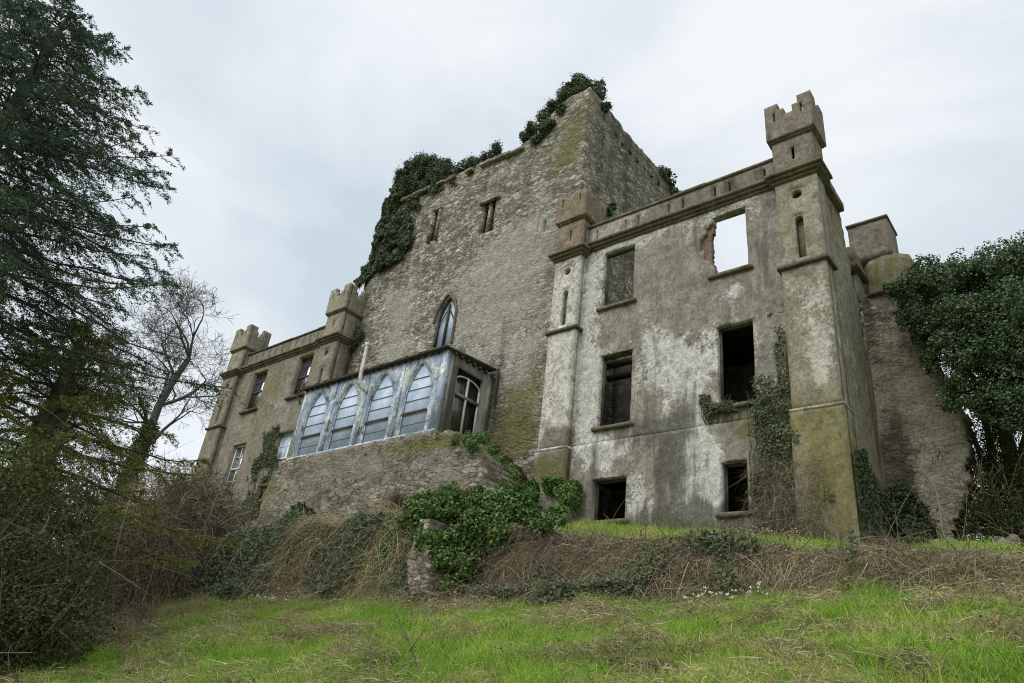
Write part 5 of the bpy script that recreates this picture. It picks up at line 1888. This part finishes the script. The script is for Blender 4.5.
b0 = at(422, 676, 5.6)
b0[2] = gz(b0[0], 5.6)
e0 = at(396, 612, 5.7)
sapling('bare_sapling', 'thin dark leaning twig sapling standing in the lawn', b0,
        [(lerp_pts(b0, e0, 6, 0.02, 1), 0.012, 0.004), (lerp_pts(b0 + (e0 - b0) * 0.4, b0 + (e0 - b0) * 0.4 + np.array([0.12, 0.05, 0.22]), 4, 0.01, 2), 0.006, 0.003),
         (lerp_pts(b0 + (e0 - b0) * 0.55, b0 + (e0 - b0) * 0.55 + np.array([-0.16, 0.02, 0.12]), 4, 0.01, 3), 0.005, 0.002)], 'bark')
b0 = at(946, 538, 18.4)
b0[2] = gz(b0[0], 18.4)
f0 = at(935, 487, 18.4)
sapling('bare_sapling', 'pale forked sapling in front of the broken stone wall', b0,
        [(lerp_pts(b0, f0, 5, 0.03, 4), 0.022, 0.017), (lerp_pts(f0, at(920, 467, 18.4), 4, 0.02, 5), 0.016, 0.007), (lerp_pts(f0, at(944, 462, 18.4), 4, 0.02, 6), 0.016, 0.007)], 'bark_pale')

# ------------------------------------------------------------------ trees
def fir_tree(name, label, base, height, spread, seed, z_start=0.8, nb=110, col='fir', lean=(0, 0)):
    rng = np.random.default_rng(seed)
    t = thing(name, label, 'tree', base)
    tr, br, nd = MB(), MB(), MB()
    base = np.array(base, float)
    hs = np.linspace(0, 1, 14)
    tr.tube([base + np.array([lean[0] * h * h, lean[1] * h * h, height * h]) for h in hs], 0.42 * (1 - hs) ** 0.8 + 0.03, 9)
    tr.build('trunk', M['bark'], t)
    golden = 2.399963
    Ps, Ns, As = [], [], []
    for k in range(nb):
        h = z_start / height + (1 - z_start / height) * (k / nb) ** 0.9
        az = k * golden + rng.normal(0, 0.25)
        L = spread * (1 - h) ** 0.72 * rng.uniform(0.72, 1.12) + 0.25
        o = base + np.array([lean[0] * h * h, lean[1] * h * h, height * h])
        out = np.array([math.cos(az), math.sin(az), 0])
        m_ = 9
        ts = np.linspace(0, 1, m_)
        rise = 0.28 * (h - 0.25)
        pts = [o + out * L * q + np.array([0, 0, L * (rise * q - 0.34 * q * q + 0.22 * q ** 3.5)]) + rng.normal(0, 0.03, 3) for q in ts]
        br.tube(pts, np.linspace(0.05 * (1 - h) + 0.02, 0.008, m_), 4)
        pts = np.array(pts)
        side = np.cross(out, [0, 0, 1])
        nt = int(8 + L * 8)
        for j in range(nt):
            q = rng.uniform(0.12, 1.0)
            i = q * (m_ - 1)
            i0 = min(int(i), m_ - 2)
            p = pts[i0] + (pts[i0 + 1] - pts[i0]) * (i - i0)
            s = 1 if j % 2 else -1
            tl = L * 0.34 * (1.08 - q) * rng.uniform(0.6, 1.2) + 0.22
            dv = unit(out * rng.uniform(0.5, 1.0) + side * s * rng.uniform(0.4, 1.0) + np.array([0, 0, rng.uniform(-0.45, 0.12)]))
            mq = int((6 + tl * 19) * 2.3)
            tt = rng.random(mq) ** 0.8
            pp = p + dv * (tl * tt)[:, None] + np.array([0, 0, -1.0]) * (0.28 * tl * tt ** 2)[:, None]
            pp = pp + rng.normal(0, 0.022, (mq, 3))
            Ps.append(pp)
            Ns.append(np.tile([0, 0, 1.0], (mq, 1)))
            dir_ = unit(np.tile(dv, (mq, 1)) + rng.normal(0, 0.45, (mq, 3)) + np.array([0, 0, -0.2]))
            As.append(dir_)
    P, N_, A_ = np.concatenate(Ps), np.concatenate(Ns), np.concatenate(As)
    leaves(nd, P, N_, 0.095, rng.beta(2, 2.4, len(P)), 0.22, 0.6, rng, axis=A_)
    br.build('boughs', M['bark'], t)
    nd.build('needles', M[col], t)
    return t


b = polar(-200, 470, 17.0)
bz = float(gz(b[0], b[1])) - 0.1
tz = polar(66, 8, 17.0)[2]
fir_tree('fir_tree', 'tall dark green fir at the left edge with drooping boughs', (b[0], b[1], bz), tz - bz, 8.4, 71, z_start=6.6, nb=165)
b = polar(25, 470, 17.5)
fir_tree('yew_tree', 'lower olive green conifer under the tall fir', (b[0], b[1], float(gz(b[0], b[1])) - 0.1), 6.9, 5.6, 72, z_start=2.2, nb=70, col='yew')


def bare_tree(name, label, base, d0, length, r0, spec, seed, ivy_n=0, bark='bark_grey', ivy_mat='ivy_dull', ivy_to=0.6):
    rng = np.random.default_rng(seed)
    t = thing(name, label, 'tree', base)
    base = np.array(base, float)
    tr, br = MB(), MB()
    # trunk
    n = 7
    q, dd = base.copy(), unit(np.array(d0, float))
    pts, rad = [q.copy()], [r0]
    for k in range(n):
        dd = unit(dd + rng.normal(0, spec['wiggle'] * 0.6, 3))
        q = q + dd * length / n
        pts.append(q.copy())
        rad.append(r0 * (1 - 0.55 * (k + 1) / n))
    tr.tube(pts, rad, 9)
    tr.build('trunk', M[bark], t)
    for i in range(spec['first']):
        j = n if i < 2 else rng.integers(max(2, n - 5), n + 1)
        nd = unit(dd + rng.normal(0, spec['spread'], 3) + np.array([0, 0, 0.15]))
        branches(br, pts[j], nd, length * rng.uniform(0.17, 0.27), rad[j] * 0.55, 1, rng, spec)
    br.build('branches', M[bark], t)
    if ivy_n:
        P = []
        pts = np.array(pts)
        m_ = ivy_n
        tt = rng.random(m_) * n * ivy_to
        i0 = np.minimum(tt.astype(int), n - 1)
        c = pts[i0] + (pts[i0 + 1] - pts[i0]) * (tt - i0)[:, None]
        dr = unit(rng.normal(0, 1, (m_, 3)))
        rr_ = np.interp(tt, np.arange(n + 1), rad) + 0.05 + 0.35 * rng.random(m_) ** 1.5 * (0.4 + 1.2 * fbm(tt * 1.7, tt * 0, seed, 2))
        iv = MB()
        leaves(iv, c + dr * rr_[:, None], dr, 0.13, rng.uniform(0.2, 0.8, m_), rng=rng)
        iv.build('ivy', M[ivy_mat], t)
    return t


SP = dict(levels=7, split=[3, 3, 3, 3, 3, 3, 2], spread=0.66, shrink=0.72, lift=0.03, wiggle=0.2, first=8, rmin=0.008)
b = polar(84, 575, 44.0)
top = polar(136, 350, 44.0)
gb = float(gz(b[0], b[1])) - 0.3
bare_tree('bare_tree', 'leafless tree with an ivy wrapped leaning trunk left of the castle', (b[0], b[1], gb), (top - np.array([b[0], b[1], gb])), 12.0, 0.36, SP, 12, 9000)
b = polar(40, 560, 38.0)
top = polar(75, 330, 38.0)
gb = float(gz(b[0], b[1])) - 0.3
bare_tree('bare_tree', 'smaller leafless tree seen through the boughs of the firs', (b[0], b[1], gb), (top - np.array([b[0], b[1], gb])), 8.0, 0.3, SP, 13, 2600)

# bramble bush heap on the left
b = polar(165, 590, 24.0)
bz = float(gz(b[0], b[1]))
t = thing('bramble_heap', 'big rounded heap of brown brambles and ivy left of the bank', 'bush', (b[0], b[1], bz))
mb = MB()
r = np.random.default_rng(31)
CB = [polar(px, py, rr_) for px, py, rr_ in ((150, 555, 22), (180, 540, 22.5), (130, 565, 21), (190, 520, 23.5), (165, 515, 23), (200, 555, 23))]
n = 12000
k = r.integers(0, len(CB), n)
dd = unit(r.normal(0, 1, (n, 3)))
P = np.array(CB)[k] + dd * (1.15 * (0.6 + 0.6 * r.random(n)))[:, None] * np.array([1, 1, 1.1])
ribbons(mb, P, dd * 0.5 + r.normal(0, 0.5, (n, 3)) + np.array([0.1, 0, 0.25]), r.uniform(0.5, 1.5, n), r.uniform(0.012, 0.025, n), r.uniform(0.4, 1.1, n), r.beta(1.4, 1.7, n), 4, r, 0.3)
mb.build('stems', M['bramble'], t)
lv = MB()
blob_leaves(lv, [polar(px, py, rr_) for px, py, rr_ in ((205, 530, 24.6), (195, 515, 24.8), (200, 552, 24.3), (210, 560, 24.2), (175, 505, 25), (160, 570, 23.5))], [1.0, 0.9, 0.9, 0.7, 0.8, 0.8], 12000, 0.085, 32, 0.35)
lv.build('leaves', M['ivy'], t)

# dark shrubs, lower left corner
b = polar(20, 620, 13.0)
t = thing('holly_shrub', 'dark leafy shrub with bare twigs in the lower left corner', 'bush', (b[0], b[1], float(gz(b[0], b[1]))))
lv = MB()
CC = [polar(px, py, rr_) for px, py, rr_ in ((10, 560, 13), (30, 600, 13), (-20, 500, 13.5), (30, 520, 14.5), (50, 570, 15), (5, 640, 12), (35, 650, 12.5), (-40, 600, 12.5))]
blob_leaves(lv, CC, [1.0, 0.9, 1.2, 1.0, 0.9, 0.7, 0.6, 1.1], 46000, 0.042, 41, 0.4, inner=0.7)
lv.build('leaves', M['shrub'], t)
tw_ = MB()
r = np.random.default_rng(42)
n = 1500
k = r.integers(0, len(CC), n)
ribbons(tw_, np.array(CC)[k] + r.normal(0, 0.6, (n, 3)), r.normal(0, 0.8, (n, 3)) + np.array([0, 0, 0.6]), r.uniform(0.5, 1.6, n), r.uniform(0.008, 0.018, n), r.uniform(0, 0.5, n), r.uniform(0.0, 0.5, n), 4, r, 0.25)
tw_.build('twigs', M['bramble'], t)
# brush between the shrubs and the lawn
mb = MB()
n = 7000
px = r.uniform(10, 150, n)
P = np.array([polar(a, 640, d_) for a, d_ in zip(px, r.uniform(13, 22, n))])
P[:, 2] = gz(P[:, 0], P[:, 1])
ribbons(mb, P, np.stack([r.normal(0, 0.6, n), r.normal(0, 0.6, n), r.uniform(0.3, 1, n)], 1), r.uniform(0.2, 0.7, n), 0.014, r.uniform(0.2, 0.9, n), r.uniform(0.1, 0.9, n), 3, r, 0.25)
n = 5000
px = r.uniform(20, 200, n)
P = np.array([polar(a, 640, d_) for a, d_ in zip(px, r.uniform(13, 23, n))])
P[:, 2] = gz(P[:, 0], P[:, 1]) + 0.5 * r.random(n) ** 2
o = mb.build('undergrowth', M['bramble'], base=(-15, 7, 2.4))
tag(o, 'tangled dry undergrowth along the left edge of the lawn', 'undergrowth', kind='stuff')

# ivy covered tree on the right
b = polar(1010, 560, 22.5)
t = thing('ivy_tree', 'huge tree smothered in dark glossy ivy at the right edge', 'tree', (b[0], b[1], float(gz(b[0], b[1]))))
lv = MB()
r = np.random.default_rng(51)
cl = []
for (px, py, rp, dist) in ((905, 292, 22, 21), (930, 283, 30, 21.5), (960, 278, 34, 22), (995, 272, 38, 22), (1030, 275, 44, 22), (1070, 290, 55, 22.5), (925, 315, 24, 21), (955, 318, 34, 21), (992, 315, 40, 21),
                           (1030, 330, 44, 21), (955, 355, 28, 21), (985, 365, 34, 21), (1015, 380, 38, 21), (955, 385, 20, 21), (978, 398, 20, 21), (1005, 405, 26, 21), (1060, 380, 60, 21.5), (1100, 330, 70, 23), (890, 290, 11, 20.8), (1035, 415, 30, 21),
                           (925, 335, 18, 21.2), (938, 358, 18, 21.2), (948, 378, 16, 21.2), (958, 400, 14, 21.2), (910, 315, 16, 21), (975, 345, 34, 22.6), (1005, 300, 40, 23), (940, 300, 28, 22.5), (1025, 360, 40, 23)):
    c = polar(px, py, dist - 2.3)
    e = np.linalg.norm(c - EYE) / F_PX * 0.85
    cl.append((c, rp * e))
sub_c, sub_r = [], []
for c, rad in cl:
    for k in range(12):
        d_ = unit(r.normal(0, 1, 3))
        sub_c.append(c + d_ * rad * 0.62)
        sub_r.append(rad * r.uniform(0.25, 0.5))
blob_leaves(lv, sub_c, sub_r, 175000, 0.058, 52, 0.42, up=0.6, inner=0.3)
lv.build('crown', M['ivy_tree'], t)
tr = MB()
b = np.array(b)
b[2] = gz(b[0], b[1])
for (px, py, dist, r0) in ((1000, 330, 22, 0.28), (960, 360, 21.5, 0.15), (1040, 350, 22, 0.2), (930, 330, 21.3, 0.10)):
    e = polar(px, py, dist)
    pts = [b + (e - b) * q + np.array([0.25 * math.sin(4 * q + px), 0, 0.5 * q * (1 - q)]) for q in np.linspace(0, 1, 8)]
    tr.tube(pts, np.linspace(r0, r0 * 0.35, 8), 7)
tr.build('trunk', M['bark'], t)

# thicket under it
b = polar(1010, 560, 19.0)
t = thing('bare_thicket', 'dense dark thicket of bare twigs below the ivy covered tree', 'thicket', (b[0], b[1], 5.9))
tw_ = MB()
SPT = dict(levels=4, split=[4, 4, 3, 3], spread=0.6, shrink=0.68, lift=0.05, wiggle=0.2, first=4, rmin=0.006)
r = np.random.default_rng(61)
for k in range(16):
    px = r.uniform(985, 1110)
    bb = polar(px, 560, r.uniform(18.5, 22))
    bb[2] = gz(bb[0], bb[1])
    branches(tw_, bb, unit(np.array([r.normal(-0.15, 0.3), r.normal(-0.1, 0.2), 1.0])), r.uniform(1.6, 2.6), 0.035, 0, r, SPT)
tw_.build('twigs', M['bark_moss'], t)
lv = MB()
CC = []
for (px, py, dist) in ((1000, 470, 20.5), (1020, 510, 20), (985, 450, 21.2), (1010, 440, 21), (1040, 480, 20), (1000, 525, 20.5), (1030, 540, 19.6), (1060, 520, 20), (990, 500, 21), (985, 540, 20.5), (1075, 450, 21), (1000, 420, 21.5)):
    CC.append(polar(px, py, dist))
blob_leaves(lv, CC, [0.75] * len(CC), 30000, 0.05, 63, 0.25, inner=0.7)
lv.build('leaves', M['shrub'], t)
